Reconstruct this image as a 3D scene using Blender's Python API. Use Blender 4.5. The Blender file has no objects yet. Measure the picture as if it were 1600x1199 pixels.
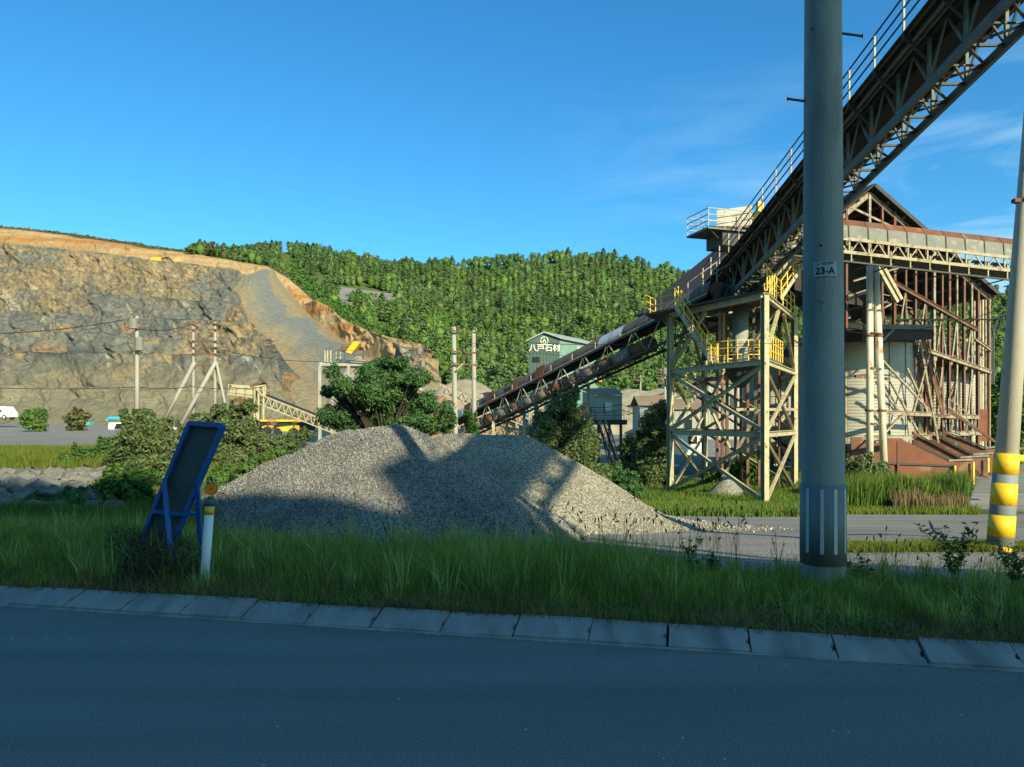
import bpy, math, random
import numpy as np
from mathutils import Vector, Matrix
random.seed(7)
R = np.random.RandomState(11)
D = bpy.data
scene = bpy.context.scene
COL = scene.collection
rad = math.radians

# ------------------------------------------------------------ camera, world, sun, exposure
F = 1180.0; HOR = 660.0; CH = 1.7
cam = D.cameras.new('camera'); co = D.objects.new('camera', cam); COL.objects.link(co)
co.location = (0, 0, CH); co.rotation_euler = (rad(90), 0, 0)
cam.sensor_width = 36; cam.lens = F / 1600 * 36; cam.shift_y = (HOR - 599.5) / 1600
cam.clip_start = .1; cam.clip_end = 4000
scene.camera = co
SUN_EL = rad(26.5); SUN_AZ = rad(150)          # azimuth clockwise from +Y
sun_vec = Vector((math.sin(SUN_AZ) * math.cos(SUN_EL), math.cos(SUN_AZ) * math.cos(SUN_EL), math.sin(SUN_EL)))
sl = D.lights.new('sun', 'SUN'); sl.energy = 4.0; sl.angle = rad(.5); sl.color = (1, .89, .60)
so = D.objects.new('sun', sl); COL.objects.link(so); so.rotation_euler = sun_vec.to_track_quat('Z', 'Y').to_euler()
W = D.worlds.new('World'); scene.world = W; W.use_nodes = True
nt = W.node_tree; nt.nodes.clear()
def wn(t, **k):
    n = nt.nodes.new(t)
    for a, b in k.items(): setattr(n, a, b)
    return n
sky = wn('ShaderNodeTexSky', sky_type='NISHITA', sun_disc=False, sun_elevation=SUN_EL, sun_rotation=SUN_AZ)
sky.air_density = 1.0; sky.dust_density = 1.4; sky.ozone_density = 3.0; sky.altitude = 100
hs = wn('ShaderNodeHueSaturation'); hs.inputs['Saturation'].default_value = 1.22; hs.inputs['Value'].default_value = 1.0
nt.links.new(sky.outputs[0], hs.inputs['Color'])
tc = wn('ShaderNodeTexCoord'); mp = wn('ShaderNodeMapping'); mp.inputs['Scale'].default_value = (1.6, 1.6, 9); mp.inputs['Rotation'].default_value = (rad(6), rad(-16), 0)
nt.links.new(tc.outputs['Generated'], mp.inputs[0])
nz = wn('ShaderNodeTexNoise'); nz.inputs['Scale'].default_value = 1.9; nz.inputs['Detail'].default_value = 7; nz.inputs['Roughness'].default_value = .55; nz.inputs['Distortion'].default_value = .6
nt.links.new(mp.outputs[0], nz.inputs[0])
mr = wn('ShaderNodeMapRange'); mr.inputs[1].default_value = .42; mr.inputs[2].default_value = .80
nt.links.new(nz.outputs[0], mr.inputs[0])
mxs = wn('ShaderNodeMixRGB'); mxs.inputs[2].default_value = (2.7, 4.0, 4.9, 1)
# a bank of thin cirrus low in the sky to the right, the rest clear
sxyz = wn('ShaderNodeSeparateXYZ'); nt.links.new(tc.outputs['Generated'], sxyz.inputs[0])
mx1 = wn('ShaderNodeMapRange'); mx1.inputs[1].default_value = .0; mx1.inputs[2].default_value = .5; nt.links.new(sxyz.outputs[0], mx1.inputs[0])
mz1 = wn('ShaderNodeMapRange'); mz1.inputs[1].default_value = .42; mz1.inputs[2].default_value = .25; nt.links.new(sxyz.outputs[2], mz1.inputs[0])
m1 = wn('ShaderNodeMath', operation='MULTIPLY'); nt.links.new(mx1.outputs[0], m1.inputs[0]); nt.links.new(mz1.outputs[0], m1.inputs[1])
m2 = wn('ShaderNodeMath', operation='MULTIPLY'); nt.links.new(m1.outputs[0], m2.inputs[0]); nt.links.new(mr.outputs[0], m2.inputs[1])
nt.links.new(m2.outputs[0], mxs.inputs[0]); nt.links.new(hs.outputs[0], mxs.inputs[1])
bg = wn('ShaderNodeBackground'); bg.inputs[1].default_value = .125
wo = wn('ShaderNodeOutputWorld')
tint = wn('ShaderNodeMixRGB', blend_type='MULTIPLY'); tint.inputs[0].default_value = 1; tint.inputs[2].default_value = (.38, .78, .83, 1)
nt.links.new(hs.outputs[0], tint.inputs[1]); nt.links.new(tint.outputs[0], mxs.inputs[1]); nt.links.new(mxs.outputs[0], bg.inputs[0]); nt.links.new(bg.outputs[0], wo.inputs[0])
vs = scene.view_settings
vs.view_transform = 'Standard'; vs.look = 'None'; vs.gamma = 1; vs.use_curve_mapping = False; vs.exposure = 1.0
scene.cycles.max_bounces = 6; scene.cycles.transparent_max_bounces = 8

# ------------------------------------------------------------ helpers
def at(px, py, Y): return Vector(((px - 800) / F * Y, Y, CH + (HOR - py) / F * Y))
def xat(px, Y): return (px - 800) / F * Y
def zat(py, Y): return CH + (HOR - py) / F * Y
def sm(x, a, b):
    t = np.clip((np.asarray(x, float) - a) / (b - a), 0, 1); return t * t * (3 - 2 * t)
def _h(ix, iy, iz):
    n = (ix * 374761393 + iy * 668265263 + iz * 2147483647 * 0 + iz * 1274126177) & 0xffffffff
    n = ((n ^ (n >> 13)) * 1103515245) & 0xffffffff
    n = ((n ^ (n >> 16)) * 69069) & 0xffffffff
    return ((n ^ (n >> 15)) & 0xffff) / 65535.0
def noise(x, y, z=0.0):
    x, y, z = np.broadcast_arrays(np.asarray(x, float), np.asarray(y, float), np.asarray(z, float))
    fx, fy, fz = np.floor(x), np.floor(y), np.floor(z)
    ix, iy, iz = fx.astype(np.int64), fy.astype(np.int64), fz.astype(np.int64)
    u, v, w = x - fx, y - fy, z - fz
    u, v, w = u * u * (3 - 2 * u), v * v * (3 - 2 * v), w * w * (3 - 2 * w)
    r = 0
    for a in (0, 1):
        for b in (0, 1):
            for c in (0, 1):
                r = r + _h(ix + a, iy + b, iz + c) * (u if a else 1 - u) * (v if b else 1 - v) * (w if c else 1 - w)
    return r * 2 - 1
def fbm(x, y, z=0.0, o=4):
    r = 0; a = 1.0; f = 1.0
    for i in range(o):
        r = r + a * noise(x * f + 7.3 * i, y * f - 3.1 * i, z * f); a *= .5; f *= 2.03
    return r / 1.9

# ---- materials
class NT:
    def __init__(s, m): s.t = m.node_tree; s.l = s.t.links
    def n(s, t, **k):
        q = s.t.nodes.new(t)
        for a, b in k.items():
            if isinstance(a, str) and hasattr(q, a): setattr(q, a, b)
        return q
MATS = {}
def mat(name, c1, c2=None, scale=3.0, rough=.8, metal=0.0, bump=.0, bscale=None, c3=None, s3=12.0, t3=(.55, .7), stretch=(1, 1, 1), coords='Object', island=0.0, translucent=0.0, detail=5, lo=.35, hi=.65, spec=.35):
    """base colour of two noise-mixed tones, a third tone in patches, bump and per-island variation"""
    if name in MATS: return MATS[name]
    m = D.materials.new(name); m.use_nodes = True; t = m.node_tree; t.nodes.clear(); L = t.links
    def N(ty): return t.nodes.new(ty)
    out = N('ShaderNodeOutputMaterial'); b = N('ShaderNodeBsdfPrincipled')
    b.inputs['Roughness'].default_value = rough; b.inputs['Metallic'].default_value = metal; b.inputs['Specular IOR Level'].default_value = spec
    tcn = N('ShaderNodeTexCoord'); mpn = N('ShaderNodeMapping'); mpn.inputs['Scale'].default_value = stretch
    if coords == 'World':
        g = N('ShaderNodeNewGeometry'); L.new(g.outputs['Position'], mpn.inputs[0])
    else: L.new(tcn.outputs[coords], mpn.inputs[0])
    nn = N('ShaderNodeTexNoise'); nn.inputs['Scale'].default_value = scale; nn.inputs['Detail'].default_value = detail; nn.inputs['Roughness'].default_value = .6
    L.new(mpn.outputs[0], nn.inputs[0])
    rp = N('ShaderNodeMapRange'); rp.inputs[1].default_value = lo; rp.inputs[2].default_value = hi; L.new(nn.outputs[0], rp.inputs[0])
    mx = N('ShaderNodeMixRGB'); mx.inputs[1].default_value = (*c1, 1); mx.inputs[2].default_value = (*(c2 or c1), 1); L.new(rp.outputs[0], mx.inputs[0])
    col = mx.outputs[0]
    if c3:
        n3 = N('ShaderNodeTexNoise'); n3.inputs['Scale'].default_value = s3; n3.inputs['Detail'].default_value = 4; L.new(mpn.outputs[0], n3.inputs[0])
        r3 = N('ShaderNodeMapRange'); r3.inputs[1].default_value = t3[0]; r3.inputs[2].default_value = t3[1]; L.new(n3.outputs[0], r3.inputs[0])
        m3 = N('ShaderNodeMixRGB'); m3.inputs[2].default_value = (*c3, 1); L.new(r3.outputs[0], m3.inputs[0]); L.new(col, m3.inputs[1]); col = m3.outputs[0]
    if island:
        g = N('ShaderNodeNewGeometry'); r = N('ShaderNodeMapRange'); r.inputs[3].default_value = 1 - island; r.inputs[4].default_value = 1 + island
        L.new(g.outputs['Random Per Island'], r.inputs[0])
        h = N('ShaderNodeHueSaturation'); L.new(col, h.inputs['Color']); L.new(r.outputs[0], h.inputs['Value'])
        r2 = N('ShaderNodeMapRange'); r2.inputs[3].default_value = .5 - .05 * island; r2.inputs[4].default_value = .5 + .04 * island
        ml = N('ShaderNodeMath'); ml.operation = 'FRACT'; ml2 = N('ShaderNodeMath'); ml2.operation = 'MULTIPLY'; ml2.inputs[1].default_value = 17.3
        L.new(g.outputs['Random Per Island'], ml2.inputs[0]); L.new(ml2.outputs[0], ml.inputs[0]); L.new(ml.outputs[0], r2.inputs[0]); L.new(r2.outputs[0], h.inputs['Hue'])
        col = h.outputs[0]
    L.new(col, b.inputs['Base Color'])
    if bump:
        nb = N('ShaderNodeTexNoise'); nb.inputs['Scale'].default_value = bscale or scale * 6; nb.inputs['Detail'].default_value = 6; L.new(mpn.outputs[0], nb.inputs[0])
        bp = N('ShaderNodeBump'); bp.inputs['Strength'].default_value = bump; bp.inputs['Distance'].default_value = .02; L.new(nb.outputs[0], bp.inputs['Height']); L.new(bp.outputs[0], b.inputs['Normal'])
    sh = b.outputs[0]
    if translucent:
        tr = N('ShaderNodeBsdfTranslucent'); L.new(col, tr.inputs[0]); ms = N('ShaderNodeMixShader'); ms.inputs[0].default_value = translucent
        L.new(sh, ms.inputs[1]); L.new(tr.outputs[0], ms.inputs[2]); sh = ms.outputs[0]
    L.new(sh, out.inputs[0]); m['_col'] = 1
    MATS[name] = m; return m

M_cream = mat('cream_steel', (.47, .42, .25), (.33, .29, .18), 2.0, .55, 0, .15, c3=(.22, .10, .05), s3=3.5, t3=(.62, .72))
M_paint = mat('pale_steel', (.42, .385, .27), (.30, .265, .19), 2.5, .6, 0, .1, c3=(.2, .1, .06), s3=3, t3=(.55, .7))
M_dark = mat('dark_steel', (.045, .05, .044), (.03, .03, .025), 2.0, .6, 0, .15, c3=(.055, .045, .03), s3=3)
M_green_steel = mat('grey_green_steel', (.12, .14, .115), (.08, .09, .07), 2.0, .6, 0, .1, c3=(.14, .08, .05), s3=2.5, t3=(.58, .72))
M_aged0 = mat('stained_cream_steel', (.40, .35, .22), (.28, .23, .15), 2.5, .7, c3=(.16, .08, .05), s3=3)
M_rust = mat('rusted_steel', (.18, .065, .03), (.12, .045, .025), 1.2, .8, 0, .2, c3=(.22, .12, .07), s3=1.0)
M_rustdark = mat('dark_rusted_steel', (.17, .075, .045), (.11, .06, .04), 1.6, .8, 0, .2, c3=(.3, .22, .14), s3=2.0, t3=(.6, .75))
M_brown = mat('brown_cover_sheet', (.16, .12, .09), (.11, .095, .075), .8, .7, 0, .1, c3=(.22, .15, .10), s3=2)
M_yellow = mat('yellow_paint', (.78, .50, .05), (.66, .42, .05), 2, .5, c3=(.4, .22, .06), s3=6, t3=(.66, .74))
M_orangey = mat('machine_yellow', (.80, .45, .02), (.7, .36, .02), 1, .5)
M_conc = mat('concrete', (.30, .31, .29), (.22, .235, .225), 1.2, .85, 0, .25, 25, c3=(.16, .17, .16), s3=3, stretch=(1, 1, .35))
M_concpale = mat('pale_concrete', (.36, .345, .28), (.27, .255, .21), 1.2, .85, 0, .2, 20, stretch=(1, 1, .3))
M_corr = mat('white_corrugated_sheet', (.38, .365, .30), (.30, .29, .24), .5, .5, 0, .05, c3=(.4, .36, .28), s3=1.2, t3=(.6, .8), stretch=(1, 1, .4))
M_silver = mat('galvanised_sheet', (.6, .6, .58), (.48, .48, .47), 1.5, .4, .2)
M_greyp = mat('weathered_grey_sheet', (.20, .195, .165), (.15, .145, .12), 1.2, .7, 0, .1, c3=(.33, .27, .19), s3=2)
M_black = mat('black_rubber', (.02, .02, .02), (.03, .03, .03), 2, .8)
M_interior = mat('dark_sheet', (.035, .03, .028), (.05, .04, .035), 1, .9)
M_blue = mat('blue_painted_steel', (.015, .12, .38), (.015, .09, .28), 3, .45, bump=.1, c3=(.02, .05, .18), s3=5, t3=(.62, .75))
M_wire = mat('wire', (.03, .03, .03), rough=.6)
M_greenA = mat('green_corrugated_sheet', (.17, .28, .22), (.14, .24, .19), .6, .6, c3=(.24, .33, .27), s3=.7)
M_greenB = mat('dark_green_sheet', (.055, .10, .085), (.045, .085, .07), .6, .6)
M_greenroof = mat('faded_roof_sheet', (.3, .34, .3), (.24, .27, .25), .8, .6)
M_cabin = mat('pale_green_sheet', (.34, .44, .37), (.28, .37, .31), .8, .6)
M_white = mat('white_paint', (.78, .78, .74), (.68, .68, .64), 2, .4, c3=(.45, .43, .38), s3=5, t3=(.66, .8))
M_glass = mat('dark_glass', (.02, .03, .035), rough=.08, spec=.6)
M_teal = mat('teal_paint', (.03, .42, .55), (.03, .36, .48), 1, .4)
M_bark = mat('bark', (.055, .045, .035), (.04, .032, .025), 4, .9, 0, .4)
M_letter = mat('lettering_cream', (.72, .68, .52), rough=.6)
M_ink = mat('plate_ink', (.02, .02, .02), rough=.6)

# ---- mesh builders
class MB:
    def __init__(s): s.v = []; s.f = []
    def quadbox(s, c):                       # 8 corners: 4 bottom loop, 4 top loop
        n = len(s.v); s.v += [tuple(p) for p in c]
        s.f += [(n, n+3, n+2, n+1), (n+4, n+5, n+6, n+7)] + [(n+i, n+(i+1) % 4, n+4+(i+1) % 4, n+4+i) for i in range(4)]
    def box(s, c, d, rz=0.0):
        c = Vector(c); x, y, z = d[0]/2, d[1]/2, d[2]/2; Rm = Matrix.Rotation(rz, 3, 'Z')
        s.quadbox([c + Rm @ Vector(p) for p in ((-x,-y,-z),(x,-y,-z),(x,y,-z),(-x,y,-z),(-x,-y,z),(x,-y,z),(x,y,z),(-x,y,z))]); return s
    def bar(s, p0, p1, w, h=None, up=None):
        p0, p1 = Vector(p0), Vector(p1); h = h or w; d = (p1 - p0).normalized()
        up = Vector(up) if up else (Vector((0, 0, 1)) if abs(d.z) < .95 else Vector((0, 1, 0)))
        a = d.cross(up).normalized(); b = a.cross(d).normalized(); a = a * w/2; b = b * h/2
        s.quadbox([p0-a-b, p0+a-b, p0+a+b, p0-a+b, p1-a-b, p1+a-b, p1+a+b, p1-a+b]); return s
    def hbar(s, p0, p1, w, h=None, up=None):  # H section: two flanges and a web
        p0, p1 = Vector(p0), Vector(p1); h = h or w; d = (p1 - p0).normalized()
        up = Vector(up) if up else (Vector((0, 0, 1)) if abs(d.z) < .95 else Vector((0, 1, 0)))
        a = d.cross(up).normalized(); b = a.cross(d).normalized(); t = h * .12
        s.bar(p0 + b*(h/2 - t/2), p1 + b*(h/2 - t/2), w, t, up); s.bar(p0 - b*(h/2 - t/2), p1 - b*(h/2 - t/2), w, t, up); s.bar(p0, p1, t, h - 2.02*t, up); return s
    def tube(s, pts, r, n=8, cap=True, r1=None):
        pts = [Vector(p) for p in pts]; k0 = len(s.v); m = len(pts)
        for i, p in enumerate(pts):
            d = (pts[min(i+1, m-1)] - pts[max(i-1, 0)]).normalized()
            up = Vector((0, 0, 1)) if abs(d.z) < .95 else Vector((0, 1, 0))
            a = d.cross(up).normalized(); b = a.cross(d).normalized()
            rr = (r[i] if isinstance(r, (list, tuple)) else (r if r1 is None else r + (r1 - r) * i / (m - 1)))
            for j in range(n):
                t = 2 * math.pi * j / n; s.v.append(tuple(p + a * math.cos(t) * rr + b * math.sin(t) * rr))
        for i in range(m - 1):
            for j in range(n): s.f.append((k0+i*n+j, k0+i*n+(j+1) % n, k0+(i+1)*n+(j+1) % n, k0+(i+1)*n+j))
        if cap: s.f += [tuple(k0 + j for j in range(n))[::-1], tuple(k0 + (m-1)*n + j for j in range(n))]
        return s
    def lathe(s, prof, c, n=24, a0=0.0, a1=2*math.pi):
        k0 = len(s.v); c = Vector(c); full = abs(a1 - a0 - 2*math.pi) < 1e-6; q = n if full else n + 1
        for r_, z in prof:
            for j in range(q):
                t = a0 + (a1 - a0) * j / n; s.v.append((c.x + r_*math.cos(t), c.y + r_*math.sin(t), c.z + z))
        for i in range(len(prof)-1):
            for j in range(n): s.f.append((k0+i*q+j, k0+i*q+(j+1) % q, k0+(i+1)*q+(j+1) % q, k0+(i+1)*q+j))
        return s
    def poly(s, pts, depth):                  # planar polygon extruded by vector depth
        n = len(s.v); pts = [Vector(p) for p in pts]; k = len(pts); depth = Vector(depth)
        s.v += [tuple(p) for p in pts] + [tuple(p + depth) for p in pts]
        s.f += [tuple(range(n, n+k)), tuple(range(n+2*k-1, n+k-1, -1))] + [(n+i, n+k+i, n+k+(i+1) % k, n+(i+1) % k) for i in range(k)]
        return s
    def build(s, name, m, th=None, smooth=False, label=None):
        return mk(name, s.v, s.f, m, th, smooth, label)
def mk(name, v, f, m, th=None, smooth=False, label=None):
    me = D.meshes.new(name); o0 = Vector((0, 0, 0)); par = None
    if th is not None:
        root = th
        par = th; o0 = Vector(th['_o'])
    vv = np.asarray(v, float).reshape(-1, 3) - np.array(o0)
    if isinstance(f, np.ndarray):
        k = f.shape[1]; me.vertices.add(len(vv)); me.vertices.foreach_set('co', vv.ravel())
        me.loops.add(f.size); me.loops.foreach_set('vertex_index', f.ravel().astype(np.int32))
        me.polygons.add(len(f)); me.polygons.foreach_set('loop_start', np.arange(0, f.size, k, dtype=np.int32)); me.update(calc_edges=True)
    else: me.from_pydata([tuple(p) for p in vv], [], f)
    if m: me.materials.append(m)
    if smooth: me.polygons.foreach_set('use_smooth', [True] * len(me.polygons))
    me.update()
    o = D.objects.new(name, me); COL.objects.link(o); o['_o'] = tuple(o0)
    if par is not None: o.parent = par
    if label: o['label'] = label
    return o
def thing(name, label, cat, loc, group=None):
    o = D.objects.new(name, None); COL.objects.link(o); o.location = loc; o.empty_display_size = .3
    o['_o'] = tuple(loc); o['label'] = label; o['category'] = cat
    if group: o['group'] = group
    return o
def tag(o, label, cat, group=None, kind=None):
    o['label'] = label; o['category'] = cat
    if group: o['group'] = group
    if kind: o['kind'] = kind
    return o
def struct(o): o['kind'] = 'structure'; return o
def bar(name, p0, p1, w, m, th, h=None, hs=False, up=None):
    b = MB(); (b.hbar if hs else b.bar)(p0, p1, w, h, up); return b.build(name, m, th)
def railing(th, pts, h=1.1, step=1.2, m=None, mid=2, r=.022, pw=.05):
    m = m or M_yellow; U = Vector((0, 0, 1)); b = MB()
    for p0, p1 in zip(pts[:-1], pts[1:]):
        p0, p1 = Vector(p0), Vector(p1); L = (p1-p0).length; n = max(1, round(L / step))
        for i in range(n + 1):
            if i == 0 and p0 is not Vector(pts[0]) and p0 != Vector(pts[0]): continue
            q = p0.lerp(p1, i / n); bar('handrail_post', q, q + U*h, pw, m, th)
        for k in range(mid + 1):
            z = h * (k + 1) / (mid + 1); b.bar(p0 + U*z, p1 + U*z, r*2)
    b.build('handrail', m, th)
def text_mesh(name, body, size, origin, right, upv, m, th, depth=.01, bold=0.0):
    cu = D.curves.new(name, 'FONT'); cu.body = body; cu.size = size; cu.extrude = depth; cu.offset = bold; cu.align_x = 'CENTER'; cu.align_y = 'CENTER'
    to = D.objects.new(name, cu); COL.objects.link(to)
    dg = bpy.context.evaluated_depsgraph_get(); me = D.meshes.new_from_object(to.evaluated_get(dg)); D.objects.remove(to); me.name = name
    right, upv = Vector(right).normalized(), Vector(upv).normalized(); nrm = right.cross(upv)
    Mx = Matrix((right, upv, nrm)).transposed().to_4x4(); Mx.translation = Vector(origin) - Vector(th['_o'])
    me.transform(Mx); me.materials.clear(); me.materials.append(m)
    o = D.objects.new(name, me); COL.objects.link(o); o.parent = th; o['_o'] = th['_o']; return o
def grid_faces(nu, nv):
    i = np.arange(nu - 1)[:, None]; j = np.arange(nv - 1)[None, :]; a = (i * nv + j)
    return np.stack([a, a + nv, a + nv + 1, a + 1], -1).reshape(-1, 4)
def set_attr(o, name, val):
    a = o.data.attributes.new(name, 'FLOAT', 'POINT'); a.data.foreach_set('value', np.asarray(val, np.float32).ravel())

# ------------------------------------------------------------ ground
def kerb_s(x, y): return (y - 5.90 + .226 * x) / 1.0252
TV = Vector((1, -.226, 0)) / 1.0252; NV = Vector((.226, 1, 0)) / 1.0252
def rs(r, s, z=0.0): return Vector((0, 5.90, 0)) + TV * r + NV * s + Vector((0, 0, z))
def ground_z(x, y):
    x = np.asarray(x, float); y = np.asarray(y, float); s = kerb_s(x, y)
    px = 800 + F * x / np.maximum(y, 3)
    zr = np.interp(y, [0, 8, 11, 20, 37, 60, 100, 160, 220, 400, 900], [.1, .1, -.28, -1.08, -2.5, -2.5, -2.2, -.5, 1.5, 3, 3])
    zl = np.interp(y, [0, 8, 10, 14.5, 20, 22, 60, 110, 160, 400, 900], [.1, .1, -.12, -.3, .35, .5, .45, 1.2, 1.2, 2, 2])
    w = sm(px, 330, 560); z = zl * (1 - w) + zr * w
    z = z + .6 * sm(x, 15.5, 18) * sm(y, 37, 41)
    z = z + .04 * fbm(x * .35, y * .35, 2.0, 3) * sm(y, 9, 12) + .12 * fbm(x * .08, y * .08, 5.0, 3) * sm(y, 16, 30)
    v = sm(s, 2.5, 4.2); z = np.where(s > .3, .07 * (1 - v) + z * v + .03 * fbm(x*1.3, y*1.3, 9.0, 3) * (1 - v), z)
    z = np.where(s <= .3, -.08, z); z = np.where(s < -9.6, .02, z)
    return z
def gz(x, y): return float(ground_z(x, y))
def onground(px, Y, dz=0.0):
    x = xat(px, Y); return Vector((x, Y, gz(x, Y) + dz))
ys = np.unique(np.concatenate([np.arange(-60, 2, 3), np.arange(2, 24, .22), np.arange(24, 60, .8), np.arange(60, 240, 5), np.arange(240, 900, 40)]))
xs = np.unique(np.concatenate([np.arange(-600, -60, 20), np.arange(-60, -14, 1.5), np.arange(-14, 16, .22), np.arange(16, 60, 1.0), np.arange(60, 600, 20)]))
GX, GY = np.meshgrid(xs, ys, indexing='ij'); GZ = ground_z(GX, GY)
def yard_material():
    m = D.materials.new('gravel_yard_and_soil'); m.use_nodes = True; t = m.node_tree; t.nodes.clear(); L = t.links
    N = lambda ty: t.nodes.new(ty)
    out = N('ShaderNodeOutputMaterial'); b = N('ShaderNodeBsdfPrincipled'); b.inputs['Roughness'].default_value = .95; b.inputs['Specular IOR Level'].default_value = .15
    g = N('ShaderNodeNewGeometry')
    def nz(sc, det=5, st=(1, 1, 1)):
        mp = N('ShaderNodeMapping'); mp.inputs['Scale'].default_value = st; L.new(g.outputs['Position'], mp.inputs[0])
        n = N('ShaderNodeTexNoise'); n.inputs['Scale'].default_value = sc; n.inputs['Detail'].default_value = det; L.new(mp.outputs[0], n.inputs[0]); return n.outputs[0]
    def mr(v, a, bb):
        n = N('ShaderNodeMapRange'); n.inputs[1].default_value = a; n.inputs[2].default_value = bb; L.new(v, n.inputs[0]); return n.outputs[0]
    def mix(f, c1, c2):
        n = N('ShaderNodeMixRGB'); L.new(f, n.inputs[0])
        for i, c in ((1, c1), (2, c2)):
            if isinstance(c, tuple): n.inputs[i].default_value = (*c, 1)
            else: L.new(c, n.inputs[i])
        return n.outputs[0]
    yard = mix(mr(nz(.5, 6, (.35, 1.6, 1)), .35, .65), (.17, .165, .15), (.235, .225, .20))
    yard = mix(mr(nz(45, 3), .55, .72), yard, (.34, .33, .29))
    yard = mix(mr(nz(1.1, 5, (.15, 2.5, 1)), .56, .66), yard, (.12, .12, .112))
    a = N('ShaderNodeAttribute'); a.attribute_name = 'soil'
    soil = mix(mr(nz(2.5), .4, .6), (.045, .035, .025), (.07, .055, .035))
    col = mix(a.outputs['Fac'], yard, soil)
    a2 = N('ShaderNodeAttribute'); a2.attribute_name = 'green'
    col = mix(a2.outputs['Fac'], col, mix(mr(nz(.6), .4, .6), (.06, .085, .025), (.10, .11, .035)))
    L.new(col, b.inputs['Base Color'])
    bp = N('ShaderNodeBump'); bp.inputs['Strength'].default_value = .5; bp.inputs['Distance'].default_value = .02; L.new(nz(40, 4), bp.inputs['Height']); L.new(bp.outputs[0], b.inputs['Normal'])
    L.new(b.outputs[0], out.inputs[0]); return m
go = struct(mk('ground', np.stack([GX, GY, GZ], -1).reshape(-1, 3), grid_faces(len(xs), len(ys)), yard_material(), smooth=True))
S = kerb_s(GX, GY); PXg = 800 + F * GX / np.maximum(GY, 3)
set_attr(go, 'soil', np.where((S > -9.6), 1 - sm(S + .3 * noise(GX*1.5, GY*1.5, 3.0), 2.4, 3.1), 0))
gr = (1 - sm(PXg, 330, 480)) * sm(GY, 12, 16) * (1 - sm(GY, 36, 42))
gr = np.maximum(gr, sm(GX, 4.5, 7) * sm(GY, 28.5, 30.5) * (1 - sm(GY, 60, 70)) * (1 - sm(GX, 21, 23)))
gr = np.maximum(gr, sm(GY, 12.0, 12.3) * (1 - sm(GY, 13.0, 13.3)) * sm(GX, 4.5, 5.5))
gr = np.maximum(gr, (S < -14) * 1.0); gr = np.maximum(gr, sm(GY, 25, 28) * (1 - sm(GY, 60, 80)) * (1 - sm(PXg, 900, 1000)) * sm(PXg, 560, 700))
gr = np.maximum(gr, sm(GY, 150, 200) * .9 * sm(PXg, 600, 700))
set_attr(go, 'green', np.clip(gr + .25 * fbm(GX*.7, GY*.7, 4.0) * (gr > .05), 0, 1))

def asphalt_material():
    m = D.materials.new('asphalt'); m.use_nodes = True; t = m.node_tree; t.nodes.clear(); L = t.links
    N = lambda ty: t.nodes.new(ty)
    out = N('ShaderNodeOutputMaterial'); b = N('ShaderNodeBsdfPrincipled'); b.inputs['Roughness'].default_value = .82; b.inputs['Specular IOR Level'].default_value = .3
    g = N('ShaderNodeNewGeometry')
    mp = N('ShaderNodeMapping'); mp.inputs['Rotation'].default_value = (0, 0, .205); mp.inputs['Scale'].default_value = (.12, 1.2, 1); L.new(g.outputs['Position'], mp.inputs[0])
    n1 = N('ShaderNodeTexNoise'); n1.inputs['Scale'].default_value = 1.3; n1.inputs['Detail'].default_value = 5; L.new(mp.outputs[0], n1.inputs[0])
    n2 = N('ShaderNodeTexNoise'); n2.inputs['Scale'].default_value = 90; n2.inputs['Detail'].default_value = 3; L.new(g.outputs['Position'], n2.inputs[0])
    cr = N('ShaderNodeValToRGB'); cr.color_ramp.elements[0].position = .40; cr.color_ramp.elements[0].color = (.115, .125, .11, 1); cr.color_ramp.elements[1].position = .6; cr.color_ramp.elements[1].color = (.20, .21, .185, 1); L.new(n2.outputs[0], cr.inputs[0])
    mr = N('ShaderNodeMapRange'); mr.inputs[1].default_value = .3; mr.inputs[2].default_value = .7; mr.inputs[3].default_value = .82; mr.inputs[4].default_value = 1.15; L.new(n1.outputs[0], mr.inputs[0])
    ml = N('ShaderNodeVectorMath'); ml.operation = 'SCALE'; L.new(cr.outputs[0], ml.inputs[0]); L.new(mr.outputs[0], ml.inputs['Scale'])
    vo = N('ShaderNodeTexVoronoi'); vo.inputs['Scale'].default_value = 13; L.new(g.outputs['Position'], vo.inputs['Vector'])
    sep = N('ShaderNodeSeparateColor'); L.new(vo.outputs['Color'], sep.inputs[0])
    lt = N('ShaderNodeMath'); lt.operation = 'LESS_THAN'; lt.inputs[1].default_value = .11; L.new(vo.outputs['Distance'], lt.inputs[0])
    gt = N('ShaderNodeMath'); gt.operation = 'GREATER_THAN'; gt.inputs[1].default_value = .95; L.new(sep.outputs[0], gt.inputs[0])
    mu = N('ShaderNodeMath'); mu.operation = 'MULTIPLY'; L.new(lt.outputs[0], mu.inputs[0]); L.new(gt.outputs[0], mu.inputs[1])
    mx = N('ShaderNodeMixRGB'); mx.inputs[2].default_value = (.45, .45, .43, 1); L.new(mu.outputs[0], mx.inputs[0]); L.new(ml.outputs[0], mx.inputs[1])
    L.new(mx.outputs[0], b.inputs['Base Color'])
    bp = N('ShaderNodeBump'); bp.inputs['Strength'].default_value = .6; bp.inputs['Distance'].default_value = .006; L.new(n2.outputs[0], bp.inputs['Height']); L.new(bp.outputs[0], b.inputs['Normal'])
    L.new(b.outputs[0], out.inputs[0]); return m
q = [rs(-120, -9.4), rs(120, -9.4), rs(120, -.004), rs(-120, -.004)]
struct(mk('road', [tuple(p) for p in q], [(0, 1, 2, 3)], asphalt_material()))

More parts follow.
